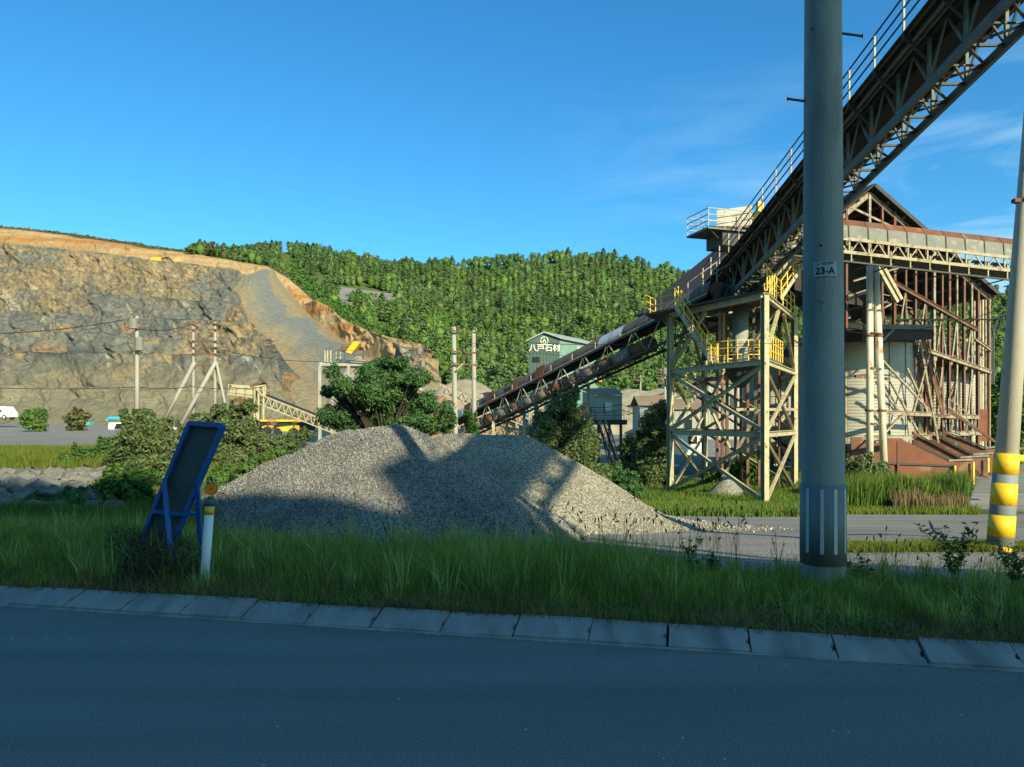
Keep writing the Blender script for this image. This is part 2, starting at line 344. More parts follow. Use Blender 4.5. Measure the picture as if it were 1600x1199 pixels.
# kerb of sloping concrete blocks
kerb = D.objects.new('kerb', None); COL.objects.link(kerb); kerb['_o'] = (0, 0, 0); kerb['kind'] = 'structure'
M_kerb = mat('kerb_concrete', (.34, .335, .31), (.25, .25, .23), 2.2, .9, 0, .5, 60, c3=(.18, .18, .165), s3=1.2, t3=(.5, .7), coords='World', stretch=(3, 1, 1), island=.14)
for i in range(-22, 22):
    r0 = i * .60 + R.uniform(-.006, .006); jz = R.uniform(-.010, .010); ln = .585 + R.uniform(-.008, .006); tilt = R.uniform(-.018, .018)
    def kz(s): return .012 if s < .05 else .018 + (s - .05) / .29 * .09
    pf = [(0, .05), (ln, .05), (ln, .13), (ln - .022, .14), (ln - .022, .20), (ln, .21), (ln, .34), (0, .34)]
    b = MB(); k = len(pf)
    b.v = [tuple(rs(r0 + a, s, kz(s) + jz + tilt * a)) for a, s in pf] + [tuple(rs(r0 + a, s, -.06)) for a, s in pf]
    b.f = [tuple(range(k))] + [(j, j + k, (j+1) % k + k, (j+1) % k) for j in range(k)]
    b.build('kerb_block', M_kerb, kerb)
b = MB(); b.poly([rs(-14, 0, -.05), rs(14, 0, -.05), rs(14, 0, .008), rs(-14, 0, .008)], NV * .048); b.build('gutter_edge', M_kerb, kerb)

# ------------------------------------------------------------ far terrain patches
def patch(name, cols, rows, nu, nt, m, rough=0.0, fr=.03, bench=0, benchd=0.0, seed=1.0, mask=None):
    """cols: list of (u, [(px,py,Y) for each row]); rows: t values. Linear in u, linear in t."""
    us = np.array([c[0] for c in cols]); P = np.array([[tuple(at(*p)) for p in c[1]] for c in cols])   # (cu, rt, 3)
    ug = np.linspace(us[0], us[-1], nu); tg = np.linspace(rows[0], rows[-1], nt)
    tt = tg.copy()
    A = np.zeros((nu, len(rows), 3))
    for r in range(len(rows)):
        for c in range(3): A[:, r, c] = np.interp(ug, us, P[:, r, c])
    G = np.zeros((nu, nt, 3))
    for i in range(nu):
        for c in range(3): G[i, :, c] = np.interp(tg, rows, A[i, :, c])
    U, T = np.meshgrid(ug, tg, indexing='ij')
    G00 = G.copy()
    if bench:
        ph = T * bench + .10 * fbm(U * 6, T * 2, seed + 8, 3); fr_ = ph - np.floor(ph)
        stp = np.where(fr_ < .72, fr_ / .72, 1.0) - fr_           # steep face, then flat berm
        G[..., 2] += stp * benchd * np.clip((1 - T) * 6, 0, 1) * np.clip(T * 6, 0, 1)
    if rough:
        X, Y, Z = G[..., 0], G[..., 1], G[..., 2]
        edge = np.clip(np.minimum(T - rows[0], rows[-1] - T) * 14, .15, 1)
        d = fbm(X * fr, Y * fr * .6, Z * fr * 1.6 + seed, 5)
        rid = np.abs(fbm((X + Z * .9) * fr * 3, Y * fr, Z * fr * 2.5 + seed, 4))
        fine = fbm((X + Z * .8) * fr * 7, Y * fr * 3, Z * fr * 6 + seed, 4)
        G[..., 1] += (d - rid * 1.4 + .4 + fine * .42 + .22 * fbm((X + Z) * fr * 22, Y * fr * 9, Z * fr * 20 + seed, 3)) * rough * edge; G[..., 2] += (d * .35 + fine * .12) * rough * edge
    if mask is not None: w = mask(G00)[..., None]; G = G * (1 - w) + G00 * w
    return G, U, T
# quarry face
rimp = [(-260, 328, 410), (-100, 346, 400), (0, 358, 392), (100, 368, 384), (200, 383, 374), (330, 402, 360), (420, 417, 348), (445, 432, 342), (480, 463, 322), (540, 512, 285), (600, 550, 245), (660, 572, 215)]
botp = [(-300, 668, 150), (-110, 668, 150), (0, 668, 150), (100, 667, 150), (200, 667, 150), (330, 666, 152), (430, 664, 154), (470, 660, 156), (520, 650, 160), (570, 640, 165), (630, 628, 172), (690, 620, 180)]
cols = []
for i, (a, b_) in enumerate(zip(botp, rimp)):
    f = lambda t, e=0: (a[0] + (b_[0]-a[0])*t, a[1] + (b_[1]-a[1])*t, a[2] + (b_[2]-a[2])*(t**1.25))
    back = (b_[0], b_[1] - 4, b_[2] + 14)
    cols.append((i / 11.0, [f(0), f(.25), f(.5), f(.75), f(.9), f(1), back]))
def rock_material():
    m = D.materials.new('quarry_rock'); m.use_nodes = True; t = m.node_tree; t.nodes.clear(); L = t.links
    N = lambda ty: t.nodes.new(ty)
    out = N('ShaderNodeOutputMaterial'); b = N('ShaderNodeBsdfPrincipled'); b.inputs['Roughness'].default_value = .95; b.inputs['Specular IOR Level'].default_value = .1
    g = N('ShaderNodeNewGeometry')
    def nz(sc, det=6, st=(1, 1, 1), rot=(0, 0, 0), ro=.6, dist=0.0):
        m0 = N('ShaderNodeMapping'); m0.inputs['Rotation'].default_value = rot; L.new(g.outputs['Position'], m0.inputs[0])
        mp = N('ShaderNodeMapping'); mp.inputs['Scale'].default_value = st; L.new(m0.outputs[0], mp.inputs[0])
        n = N('ShaderNodeTexNoise'); n.inputs['Scale'].default_value = sc; n.inputs['Detail'].default_value = det; n.inputs['Roughness'].default_value = ro; n.inputs['Distortion'].default_value = dist; L.new(mp.outputs[0], n.inputs[0]); return n.outputs[0]
    def mr(v, a, bb):
        n = N('ShaderNodeMapRange'); n.inputs[1].default_value = a; n.inputs[2].default_value = bb; L.new(v, n.inputs[0]); return n.outputs[0]
    def mul(a, c):
        n = N('ShaderNodeMath'); n.operation = 'MULTIPLY'; L.new(a, n.inputs[0]); L.new(c, n.inputs[1]); return n.outputs[0]
    def mix(f, c1, c2):
        n = N('ShaderNodeMixRGB'); L.new(f, n.inputs[0])
        for i, c in ((1, c1), (2, c2)):
            if isinstance(c, tuple): n.inputs[i].default_value = (*c, 1)
            else: L.new(c, n.inputs[i])
        return n.outputs[0]
    dip = (0, rad(-42), 0)
    col = mix(mr(nz(.07, 9, (.6, .4, 2.4), dip, .72), .36, .64), (.14, .145, .13), (.235, .225, .18))
    col = mix(mr(nz(.016, 7, (1, .5, 2.2), (0, rad(-30), 0), .65, .8),   .475, .55), col, mix(mr(nz(.12, 8, (.5, .4, 2), dip, .75), .4, .6), (.26, .19, .095), (.43, .31, .16)))
    col = mix(mr(nz(.02, 6, (1, .6, 1.3), dip, .6, 1.5), .60, .66), col, (.075, .085, .085))
    col = mix(mr(nz(.06, 8, (.35, .3, 4.5), dip, .75, .5), .60, .63), col, (.44, .40, .29))
    col = mix(mr(nz(.03, 6, (1, .6, .8), (0, 0, 0), .6, 1), .58, .65), col, (.42, .235, .085))
    col = mix(mul(mr(nz(.35, 6, (1, .5, 1.8), dip, .7), .52, .60), mr(nz(.04, 5), .35, .6)), col, (.065, .065, .055))
    col = mix(mr(nz(.5, 8, (.5, .4, 2.0), dip, .8), .40, .54), mix(mr(nz(.9, 6), .3, .7), (.085, .085, .07), (.14, .135, .11)), col)
    # orange overburden along the rim
    a = N('ShaderNodeAttribute'); a.attribute_name = 't'
    ad = N('ShaderNodeMath'); ad.operation = 'MULTIPLY_ADD'; L.new(nz(.05, 5, (.6, .5, 2)), ad.inputs[0]); ad.inputs[1].default_value = .07; L.new(a.outputs['Fac'], ad.inputs[2])
    oc = mix(mr(nz(.03, 7, (.25, .25, 6)), .4, .6), (.40, .19, .065), (.50, .35, .18))
    oc = mix(mr(nz(.2, 6, (.5, .5, 2)), .6, .7), oc, (.30, .27, .16))
    col = mix(mr(ad.outputs[0], .94, .96), col, oc)
    col = mix(mr(ad.outputs[0], 1.03, 1.045), col, (.07, .085, .03))
    # dusty toe
    inv = N('ShaderNodeMapRange'); inv.inputs[1].default_value = .24; inv.inputs[2].default_value = .17; L.new(ad.outputs[0], inv.inputs[0])
    col = mix(inv.outputs[0], col, mix(mr(nz(.07, 6, (1, 1, 1.5)), .35, .65), (.185, .165, .11), (.27, .235, .15)))
    L.new(col, b.inputs['Base Color'])
    bp = N('ShaderNodeBump'); bp.inputs['Strength'].default_value = 1; bp.inputs['Distance'].default_value = 2.0; L.new(nz(.5, 9, (1, .6, 1.5), dip, .65), bp.inputs['Height']); L.new(bp.outputs[0], b.inputs['Normal'])
    L.new(b.outputs[0], out.inputs[0]); return m
Lp = [(404, 422, 335), (378, 440, 322), (358, 462, 308), (362, 500, 282), (388, 545, 250), (418, 600, 205), (440, 660, 158)]
Rp = [(428, 423, 338), (438, 438, 330), (458, 462, 312), (496, 500, 284), (545, 538, 248), (612, 578, 205), (700, 640, 158)]
def under_spoil(g):
    px = 800 + F * g[..., 0] / g[..., 1]; py = HOR - (g[..., 2] - CH) * F / g[..., 1]
    l = np.interp(py, [p[1] for p in Lp], [p[0] for p in Lp]); r_ = np.interp(py, [p[1] for p in Rp], [p[0] for p in Rp])
    return sm(px, l + 2, l + 26) * (1 - sm(px, r_ - 8, r_ + 2)) * sm(py, 420, 432)
G, U, T = patch('q', cols, [0, .25, .5, .75, .9, 1.0, 1.03], 640, 300, None, rough=5.0, fr=.035, bench=8, benchd=27.0, mask=under_spoil)
qf = struct(mk('quarry_face', G.reshape(-1, 3), grid_faces(640, 300)[:, ::-1].copy(), rock_material(), smooth=False)); set_attr(qf, 't', np.where(T < .955, np.minimum(T + .30*sm(U, .60, .84)*sm(T, .25, .75), .955), T))

# spoil slope of crushed stone tipped down the quarry face
nu, nt_ = 90, 110; tt = np.linspace(0, 1, nt_); G = np.zeros((nu, nt_, 3)); k = np.linspace(0, 1, len(Lp))
La = np.array([tuple(at(*p)) for p in Lp]); Ra = np.array([tuple(at(*p)) for p in Rp])
for c in range(3):
    l = np.interp(tt, k, La[:, c]); r_ = np.interp(tt, k, Ra[:, c]); u = np.linspace(0, 1, nu)[:, None]; G[..., c] = l * (1-u) + r_ * u
U, T = np.meshgrid(np.linspace(0, 1, nu), tt, indexing='ij')
bul = np.sin(np.pi * U); G[..., 1] -= bul * (9 * np.sin(np.pi * np.clip(T, 0.05, 1)**.7)) + 5 * np.clip(T*5, 0, 1) * np.clip((1.02-T)*8, 0, 1) + .8 * fbm(U * 12, T * 4, 3.0)
G[..., 1] += 8 * (1 - sm(U, -.02, .14)) + 9 * (1 - np.clip((1-U) * 12, 0, 1))
m = D.materials.new('tipped_crushed_stone'); m.use_nodes = True; t = m.node_tree; bs = t.nodes['Principled BSDF']; bs.inputs['Roughness'].default_value = .95; bs.inputs['Specular IOR Level'].default_value = .1
def quick(t, attr, ramp, nscale, namp, st=(1, 1, 1), fine=.6):
    L = t.links; N = lambda ty: t.nodes.new(ty)
    a = N('ShaderNodeAttribute'); a.attribute_name = attr; g = N('ShaderNodeNewGeometry'); mp = N('ShaderNodeMapping'); mp.inputs['Scale'].default_value = st; L.new(g.outputs['Position'], mp.inputs[0])
    n = N('ShaderNodeTexNoise'); n.inputs['Scale'].default_value = nscale; n.inputs['Detail'].default_value = 6; L.new(mp.outputs[0], n.inputs[0])
    sb = N('ShaderNodeMath'); sb.operation = 'SUBTRACT'; sb.inputs[1].default_value = .5; L.new(n.outputs[0], sb.inputs[0])
    ma = N('ShaderNodeMath'); ma.operation = 'MULTIPLY_ADD'; ma.inputs[1].default_value = namp; L.new(sb.outputs[0], ma.inputs[0]); L.new(a.outputs['Fac'], ma.inputs[2])
    cr = N('ShaderNodeValToRGB'); e = cr.color_ramp.elements
    while len(e) < len(ramp): e.new(.5)
    for q, (p, c) in zip(e, ramp): q.position = p; q.color = (*c, 1)
    L.new(ma.outputs[0], cr.inputs[0])
    n2 = N('ShaderNodeTexNoise'); n2.inputs['Scale'].default_value = fine; n2.inputs['Detail'].default_value = 7; n2.inputs['Roughness'].default_value = .7; L.new(g.outputs['Position'], n2.inputs[0])
    mr = N('ShaderNodeMapRange'); mr.inputs[1].default_value = .3; mr.inputs[2].default_value = .7; mr.inputs[3].default_value = .75; mr.inputs[4].default_value = 1.3; L.new(n2.outputs[0], mr.inputs[0])
    sc = N('ShaderNodeVectorMath'); sc.operation = 'SCALE'; L.new(cr.outputs[0], sc.inputs[0]); L.new(mr.outputs[0], sc.inputs['Scale']); return sc.outputs[0], n2.outputs[0]
c_, n_ = quick(t, 'u', [(.12, (.32, .235, .13)), (.42, (.28, .22, .13)), (.58, (.21, .195, .145)), (.70, (.165, .17, .15)), (.9, (.165, .17, .15)), (.97, (.25, .20, .12))], .045, 1.3, (1, .25, .25))
t.links.new(c_, bs.inputs['Base Color']); bp = t.nodes.new('ShaderNodeBump'); bp.inputs['Distance'].default_value = .8; t.links.new(n_, bp.inputs['Height']); t.links.new(bp.outputs[0], bs.inputs['Normal'])
sp = struct(mk('spoil_slope', G.reshape(-1, 3), grid_faces(nu, nt_), m, smooth=True)); set_attr(sp, 'u', U)

# wooded hill
ridge = [(-260, 420), (0, 440), (200, 440), (300, 415), (345, 402), (400, 389), (430, 387), (500, 390), (560, 402), (620, 418), (690, 412), (760, 410), (850, 401), (920, 398), (990, 405), (1060, 420), (1100, 438), (1180, 452), (1300, 455), (1420, 452), (1500, 450), (1545, 448), (1620, 452), (1800, 460), (2100, 470)]
rx = [p[0] for p in ridge]; ry = [p[1] + 6 for p in ridge]
pxs = [-260, -100, 0, 100, 200, 330, 420, 445, 480, 540, 600, 660, 720, 800, 900, 1000, 1100, 1250, 1400, 1550, 1700, 1900, 2100]
rimx = [p[0] for p in rimp]; rimy = [p[1] for p in rimp]; rimY = [p[2] for p in rimp]
cols = []
for p in pxs:
    ridy = float(np.interp(p, rx, ry))
    if p <= 660: y0 = float(np.interp(p, rimx, rimy)) + 3; Y0 = float(np.interp(p, rimx, rimY)) + 6
    else:
        y0 = 640; Y0 = 190.0
    YR = 520.0; c = [(p, y0, Y0)]
    for q in (.25, .5, .75): c.append((p, y0 + (ridy - y0) * q, Y0 + (YR - Y0) * (q ** 1.15)))
    c.append((p, ridy, YR)); c.append((p, ridy + 30, YR + 90)); cols.append(((p + 260) / 2360, c))
G, U, T = patch('h', cols, [0, .25, .5, .75, 1.0, 1.2], 260, 90, None, rough=9.0, fr=.010, seed=4.0)
hill_m = mat('hill_undergrowth', (.045, .075, .018), (.085, .12, .025), .03, .95, c3=(.11, .15, .03), s3=.012, coords='World')
struct(mk('wooded_hill', G.reshape(-1, 3), grid_faces(260, 90)[:, ::-1].copy(), hill_m, smooth=True))
HG = G

# ------------------------------------------------------------ foliage makers
def quads(c, n, sx, sy, roll=None):
    """c (N,3) centres, n (N,3) normals, sizes -> verts, faces of rhombic leaves"""
    N_ = len(c); n = n / (np.linalg.norm(n, axis=1, keepdims=True) + 1e-9)
    r = R.normal(size=(N_, 3)); a = np.cross(n, r); a /= (np.linalg.norm(a, axis=1, keepdims=True) + 1e-9); b = np.cross(n, a)
    sx = np.broadcast_to(sx, N_)[:, None]; sy = np.broadcast_to(sy, N_)[:, None]
    v = np.stack([c - a * sx, c - b * sy + n * sx * .15, c + a * sx, c + b * sy + n * sx * .15], 1).reshape(-1, 3)
    return v, np.arange(4 * N_).reshape(-1, 4)
def cloud(clumps, n, leaf, shell=(.45, 1.08), up=.35, aspect=.5):
    cs = np.array([c for c, r in clumps]); rr = np.array([r for c, r in clumps]); w = (rr.prod(1)) ** (2/3); w /= w.sum()
    k = R.choice(len(cs), n, p=w); d = R.normal(size=(n, 3)); d /= np.linalg.norm(d, axis=1, keepdims=True)
    q = R.uniform(shell[0], shell[1], n)[:, None] * (1 + .18 * noise(d[:, 0]*3 + k*5, d[:, 1]*3, d[:, 2]*3))[:, None]
    c = cs[k] + d * rr[k] * q
    nn = d + R.normal(size=(n, 3)) * .6; nn[:, 2] += up
    s = leaf * R.uniform(.6, 1.4, n); return quads(c, nn, s, s * aspect)
M_pine = mat('pine_needles', (.07, .125, .045), (.105, .165, .055), .02, .9, coords='World', island=.45, translucent=.15, spec=.15)
M_broad = mat('broad_leaves', (.08, .15, .035), (.12, .2, .045), .02, .9, coords='World', island=.4, translucent=.25, spec=.15)
M_olive = mat('olive_scrub_leaves', (.10, .11, .04), (.14, .14, .06), .3, .9, coords='World', island=.4, translucent=.2, spec=.15)
M_acacia = mat('locust_leaves', (.05, .125, .045), (.08, .165, .05), .5, .8, coords='World', island=.35, translucent=.25, spec=.2)
M_bush = mat('bush_leaves', (.06, .14, .03), (.10, .19, .04), .6, .8, coords='World', island=.35, translucent=.3, spec=.2)
M_greybush = mat('grey_willow_leaves', (.085, .125, .045), (.13, .17, .065), .6, .8, coords='World', island=.35, translucent=.2, spec=.15)
M_dry = mat('dry_seed_heads', (.22, .17, .08), (.3, .23, .12), 1, .9, coords='World', island=.3, translucent=.2)

def proto_conifer(h, n, seed):
    R.seed(seed); V = []; Fq = []; base = 0
    lay = 6; rows = []
    for i in range(n):
        z = R.uniform(.12, 1) ** .8; ly = math.floor(z * lay) / lay; rr = (1 - z**3.6) ** .9 * .34 * (.55 + .45*min(1, z*3)) * h * R.uniform(.3, 1.12) * (1.12 if (z*lay) % 1 < .5 else .85); a = R.uniform(0, 6.283)
        rows.append((rr*math.cos(a), rr*math.sin(a), z*h - rr*.12, math.cos(a)*.6, math.sin(a)*.6, .75))
    q = np.array(rows); v, f = quads(q[:, :3], q[:, 3:] + R.normal(size=(n, 3))*.35, h*.075*R.uniform(.7, 1.3, n), h*.05*np.ones(n)); return v, f
def proto_broad(h, n, seed):
    R.seed(seed); cl = []
    for i in range(9):
        a = R.uniform(0, 6.28); r = R.uniform(0, .27)*h; cl.append(((r*math.cos(a), r*math.sin(a), h*R.uniform(.4, .82)), (h*.17, h*.17, h*.15)))
    return cloud(cl, n, h*.06, aspect=.75, up=.5)
def core(h, broad):   # inner branches mass so the crown is not see-through
    b = MB(); b.lathe([(.01, .12*h), (.22*h if broad else .20*h, .35*h), (.24*h if broad else .17*h, .6*h), (.02, .88*h)], (0, 0, 0), 6); return b
def trunk_mesh(h): b = MB(); b.tube([(0, 0, -.5), (0, 0, h*.45)], .022*h, 5, False, .012*h); return b
protos = []
for i, (br, h, n, mt) in enumerate([(0, 8.5, 180, M_pine), (0, 9.2, 190, M_pine), (0, 7.4, 170, M_pine), (1, 8.5, 130, M_broad), (1, 7, 110, M_broad), (1, 6, 100, M_olive), (1, 8.6, 170, M_pine), (1, 7.4, 160, M_pine)]):
    v, f = (proto_broad if br else proto_conifer)(h, n, 20 + i); c = core(h, br); v = np.vstack([v, np.array(c.v)]); cf = np.array(c.f) + 4*n
    f = np.vstack([f, cf]); protos.append((v, f, mt, br, h))
R.seed(5)
# tree positions over the hill patch
nu, nt2 = HG.shape[:2]; pos = []
tries = 0
while len(pos) < 5600 and tries < 120000:
    tries += 1
    u = R.uniform(0, 1); t_ = R.uniform(0, .86)
    iu, it = int(u * (nu - 1)), int(t_ * (nt2 - 1)); p = HG[iu, it]; px = 800 + F * p[0] / p[1]; py = HOR - (p[2] - CH) * F / p[1]
    if px < 300 or px > 1700: continue
    if R.uniform() > (.35 + .65 * (p[1] / 520)): continue
    if ((px - 565) / 48) ** 2 + ((py - 462 - (px-565)*.12) / 13) ** 2 < 1: continue        # bare rock outcrop
    if px > 1110 and R.uniform() < .35: continue
    rimq = np.interp(px, rimx, rimy) if px < 660 else 0
    scrub = px < 640 and (rimq - py) < 38 + 30*noise(px*.05, 0) and px > 440
    if scrub and R.uniform() < .8: continue
    mixn = fbm(px * .012, py * .02, 3.0, 3) + (.5 if py > 500 else 0)
    if scrub: kind = 5 if R.uniform() < .6 else 4
    elif mixn > .22: kind = R.choice([3, 4, 3, 0, 5])
    else: kind = R.choice([0, 2, 6, 7, 6, 7, 6, 3])
    pos.append((p[0], p[1], p[2] - .4, kind, R.uniform(.62, 1.12) * (.5 if scrub else 1) , R.uniform(0, 6.28), px, py))
pos.sort(key=lambda q: q[1])
vis = [q for q in pos if q[6] < 1110 or q[6] > 1540]
near = vis[:280]; ids = set(id(q) for q in near); rest = [q for q in pos if id(q) not in ids]
meshes = []
for i, (v, f, mt, br, h) in enumerate(protos):
    me = mk('crown', v, f, mt); D.objects.remove(me) if False else None
    data = me.data; D.objects.remove(me)
    tb = trunk_mesh(h).build('trunk', M_bark); td = tb.data; D.objects.remove(tb); meshes.append((data, td))
names = {0: ('pine_tree', 'dark green conifer in the wood on the lower hillside', 'conifers on the lower hillside'), 3: ('broadleaf_tree', 'bright green broadleaf tree in the wood on the lower hillside', 'broadleaf trees on the lower hillside'), 5: ('scrub_tree', 'small olive green scrub tree on the lower hillside', 'scrub trees on the lower hillside')}
for x, y, z, k_, s, a, px, py in near:
    nm, lb, gp = names[0 if k_ < 3 or k_ > 5 else (3 if k_ < 5 else 5)]
    o = thing(nm, lb, 'tree', (x, y, z), gp); o.scale = (s, s, s); o.rotation_euler = (0, 0, a)
    for me, pn in zip(meshes[k_], ('crown', 'trunk')):
        c = D.objects.new(pn, me); COL.objects.link(c); c.parent = o
for kindset, nm, lb in (((0, 1, 2, 6, 7), 'conifer_wood', 'dark green conifer wood covering the hill up to the ridge'), ((3, 4), 'broadleaf_wood', 'brighter green broadleaf trees mixed through the wooded hill'), ((5,), 'scrub_wood', 'olive scrub along the edge of the quarry and on the hill')):
    V = []; Fs = []; off = 0
    for x, y, z, k_, s, a, px, py in rest:
        if k_ not in kindset: continue
        v, f = protos[k_][:2]; ca, sa = math.cos(a)*s, math.sin(a)*s
        V.append(np.stack([v[:, 0]*ca - v[:, 1]*sa + x, v[:, 0]*sa + v[:, 1]*ca + y, v[:, 2]*s + z], 1)); Fs.append(f + off); off += len(v)
    tag(mk(nm, np.vstack(V), np.vstack(Fs), {0: M_pine, 3: M_broad, 5: M_olive}[kindset[0]]), lb, 'wood', kind='stuff')
# rim scrub along the top of the quarry
cl = []
for px in np.arange(-120, 470, 3.0):
    Y = np.interp(px, rimx, rimY) + 8; c = at(px, np.interp(px, rimx, rimy) - 1 - R.uniform(0, 2.5), Y); cl.append((tuple(c), (R.uniform(.8, 2.0), 1.2, R.uniform(.5, 1.1))))
v, f = cloud(cl, 9000, .45, aspect=.7); tag(mk('rim_scrub', v, f, M_olive), 'thin dark line of scrub along the top edge of the quarry', 'scrub', kind='stuff')
cl = []
for i in range(420):
    tq = R.uniform(0, 1); px = 450 + tq * 190 + 6; py = np.interp(px, rimx, rimy) - R.uniform(0, 1) ** 1.5 * 40; Y = np.interp(px, rimx, rimY) + 10 + (np.interp(px, rimx, rimy) - py) * 1.1
    cl.append((tuple(at(px, py + 3, Y)), (R.uniform(1, 3.2), 2, R.uniform(.6, 1.5))))
v, f = cloud(cl, 26000, .5, aspect=.6); tag(mk('slope_scrub', v, f, M_bush), 'bright green low scrub on the slope right of the orange quarry edge', 'scrub', kind='stuff')
outm = mat('grey_outcrop', (.14, .14, .125), (.22, .2, .17), .12, .95, bump=.6, bscale=.6, coords='World')
b = MB(); gv = []
pts = []
for i in range(40):
    for j in range(10):
        px = 522 + i*2.6; py = 447 + j*3.0 + (px-522)*.13; Y = 398 - j*5.5 + 3.5*float(fbm(i*.35, j*.5, 6.0)); pts.append(tuple(at(px, py, Y)))
tag(mk('rock_outcrop', pts, grid_faces(40, 10), outm), 'bare grey rock outcrop among the trees above the green slope', 'rock')
# lone trees on the skyline
def tree_px(name, label, Y, clumps, n, leaf, mt, base, trunk_r=.12, cat='tree', aspect=.5, limbs=True, up=.35, dyr=.6, fill=False):
    th = thing(name, label, cat, base); cl = []
    for cx, cy, rx_, rz_ in clumps:
        c = at(cx, cy, Y + R.uniform(-dyr, dyr)); r1, r2 = rx_ / F * Y, rz_ / F * Y
        cl.append((tuple(c), (r1, r1, r2)))
    if cat in ('bush', 'shrub') or fill:
        for c, r in list(cl):
            g0_ = gz(c[0], c[1])
            for q in ((.3, .5) if fill else (.35, .7)):
                cl.append(((c[0]+R.uniform(-.3, .3)*r[0]*(3 if fill else 1), c[1], g0_ + (c[2]-g0_)*(1-q)), (r[0]*.95, r[1]*.95, max(r[2], (c[2]-g0_)*.3))))
            for q in range(3): cl.append(((c[0]+R.uniform(-.8, .8)*r[0], c[1]+R.uniform(-.6, .6)*r[1], c[2]+r[2]*R.uniform(.3, .9)), (r[0]*.18, r[1]*.18, r[2]*.55)))
        n = int(n*2.0)
    cl2 = []
    for c, r in cl:                          # break each clump into uneven tufts
        for i in range(10):
            d = R.normal(size=3); d /= np.linalg.norm(d); f_ = R.uniform(.3, .85); cl2.append((tuple(np.array(c) + d * np.array(r) * f_), tuple(np.array(r) * R.uniform(.28, .55))))
    v, f = cloud(cl2, int(n*1.5), leaf, aspect=aspect, up=up); mk('crown', v, f, mt, th)
    if limbs:
        b = MB(); base = Vector(base); ctr = Vector(cl[0][0])
        b.tube([base - Vector((0, 0, .2)), base.lerp(ctr, .35) + Vector((.05, 0, 0)), base.lerp(ctr, .7)], trunk_r, 7, True, trunk_r*.55)
        b.build('trunk', M_bark, th); lb = MB()
        st = base.lerp(ctr, .4)
        for c, r in cl2[::2]:
            c = Vector(c); lb.tube([st, st.lerp(c, .5) + Vector((0, 0, .12*(c-st).length)), c], trunk_r*.35, 4, False, trunk_r*.08)
        lb.build('limb', M_bark, th)
    return th
tree_px('skyline_pine', 'lone thin tree standing on the skyline above the quarry edge', 360, [(330, 388, 8, 8), (333, 380, 5, 4), (326, 382, 4, 3)], 420, .45, M_olive, at(330, 405, 362), .25)
tree_px('skyline_shrub', 'low dark flat-topped tree on the quarry skyline left of the lone tree', 362, [(297, 390, 11, 4), (300, 388, 6, 3)], 500, .5, M_pine, at(298, 398, 364), .2)

# ------------------------------------------------------------ gravel piles
def seg(x, y, a, b_):
    ax, ay = a; bx, by = b_; dx, dy = bx-ax, by-ay; t = np.clip(((x-ax)*dx + (y-ay)*dy) / (dx*dx+dy*dy + 1e-9), 0, 1); return np.hypot(x-ax-t*dx, y-ay-t*dy), t
def smax(a, b_, k=.12): return (a + b_ + np.sqrt((a-b_)**2 + k*k)) / 2
def cone(x, y, a, b_, za, zb, slope, soft=.35):
    d, t = seg(x, y, a, b_); d = d * (1 + .07*noise(x*.8, y*.8, 7.0)); d2 = np.sqrt(d*d + soft*soft) - soft; return za + (zb-za)*t - d2*slope
def pileA(x, y):
    h = cone(x, y, (xat(545, 17.2), 17.2), (xat(615, 17), 17.0), 1.46, 1.62, .60)
    h = smax(h, cone(x, y, (xat(455, 17.0), 17.2), (xat(545, 17.2), 17.2), .95, 1.44, .58))
    h = smax(h, cone(x, y, (xat(625, 16.6), 16.5), (xat(795, 13.4), 13.4), 1.10, -.32, .60, .12), .06)
    h = smax(h, cone(x, y, (xat(520, 15.0), 14.8), (xat(600, 15), 14.8), .30, .3, .5), .3)
    return h + .05*fbm(x*1.4, y*1.4, 1.0)
def pileB(x, y):
    h = cone(x, y, (xat(700, 21.0), 21.0), (xat(812, 20.4), 20.4), 1.40, 1.34, .58, .2)
    h = smax(h, cone(x, y, (xat(835, 20.3), 20.2), (xat(1030, 20), 19.6), 1.05, -.80, .47, .2), .08)
    h = smax(h, cone(x, y, (xat(1040, 19.6), 19.3), (xat(1160, 18.8), 18.4), -.80, -.93, .16, .3), .1)
    return h + .05*fbm(x*1.1, y*1.1, 8.0)
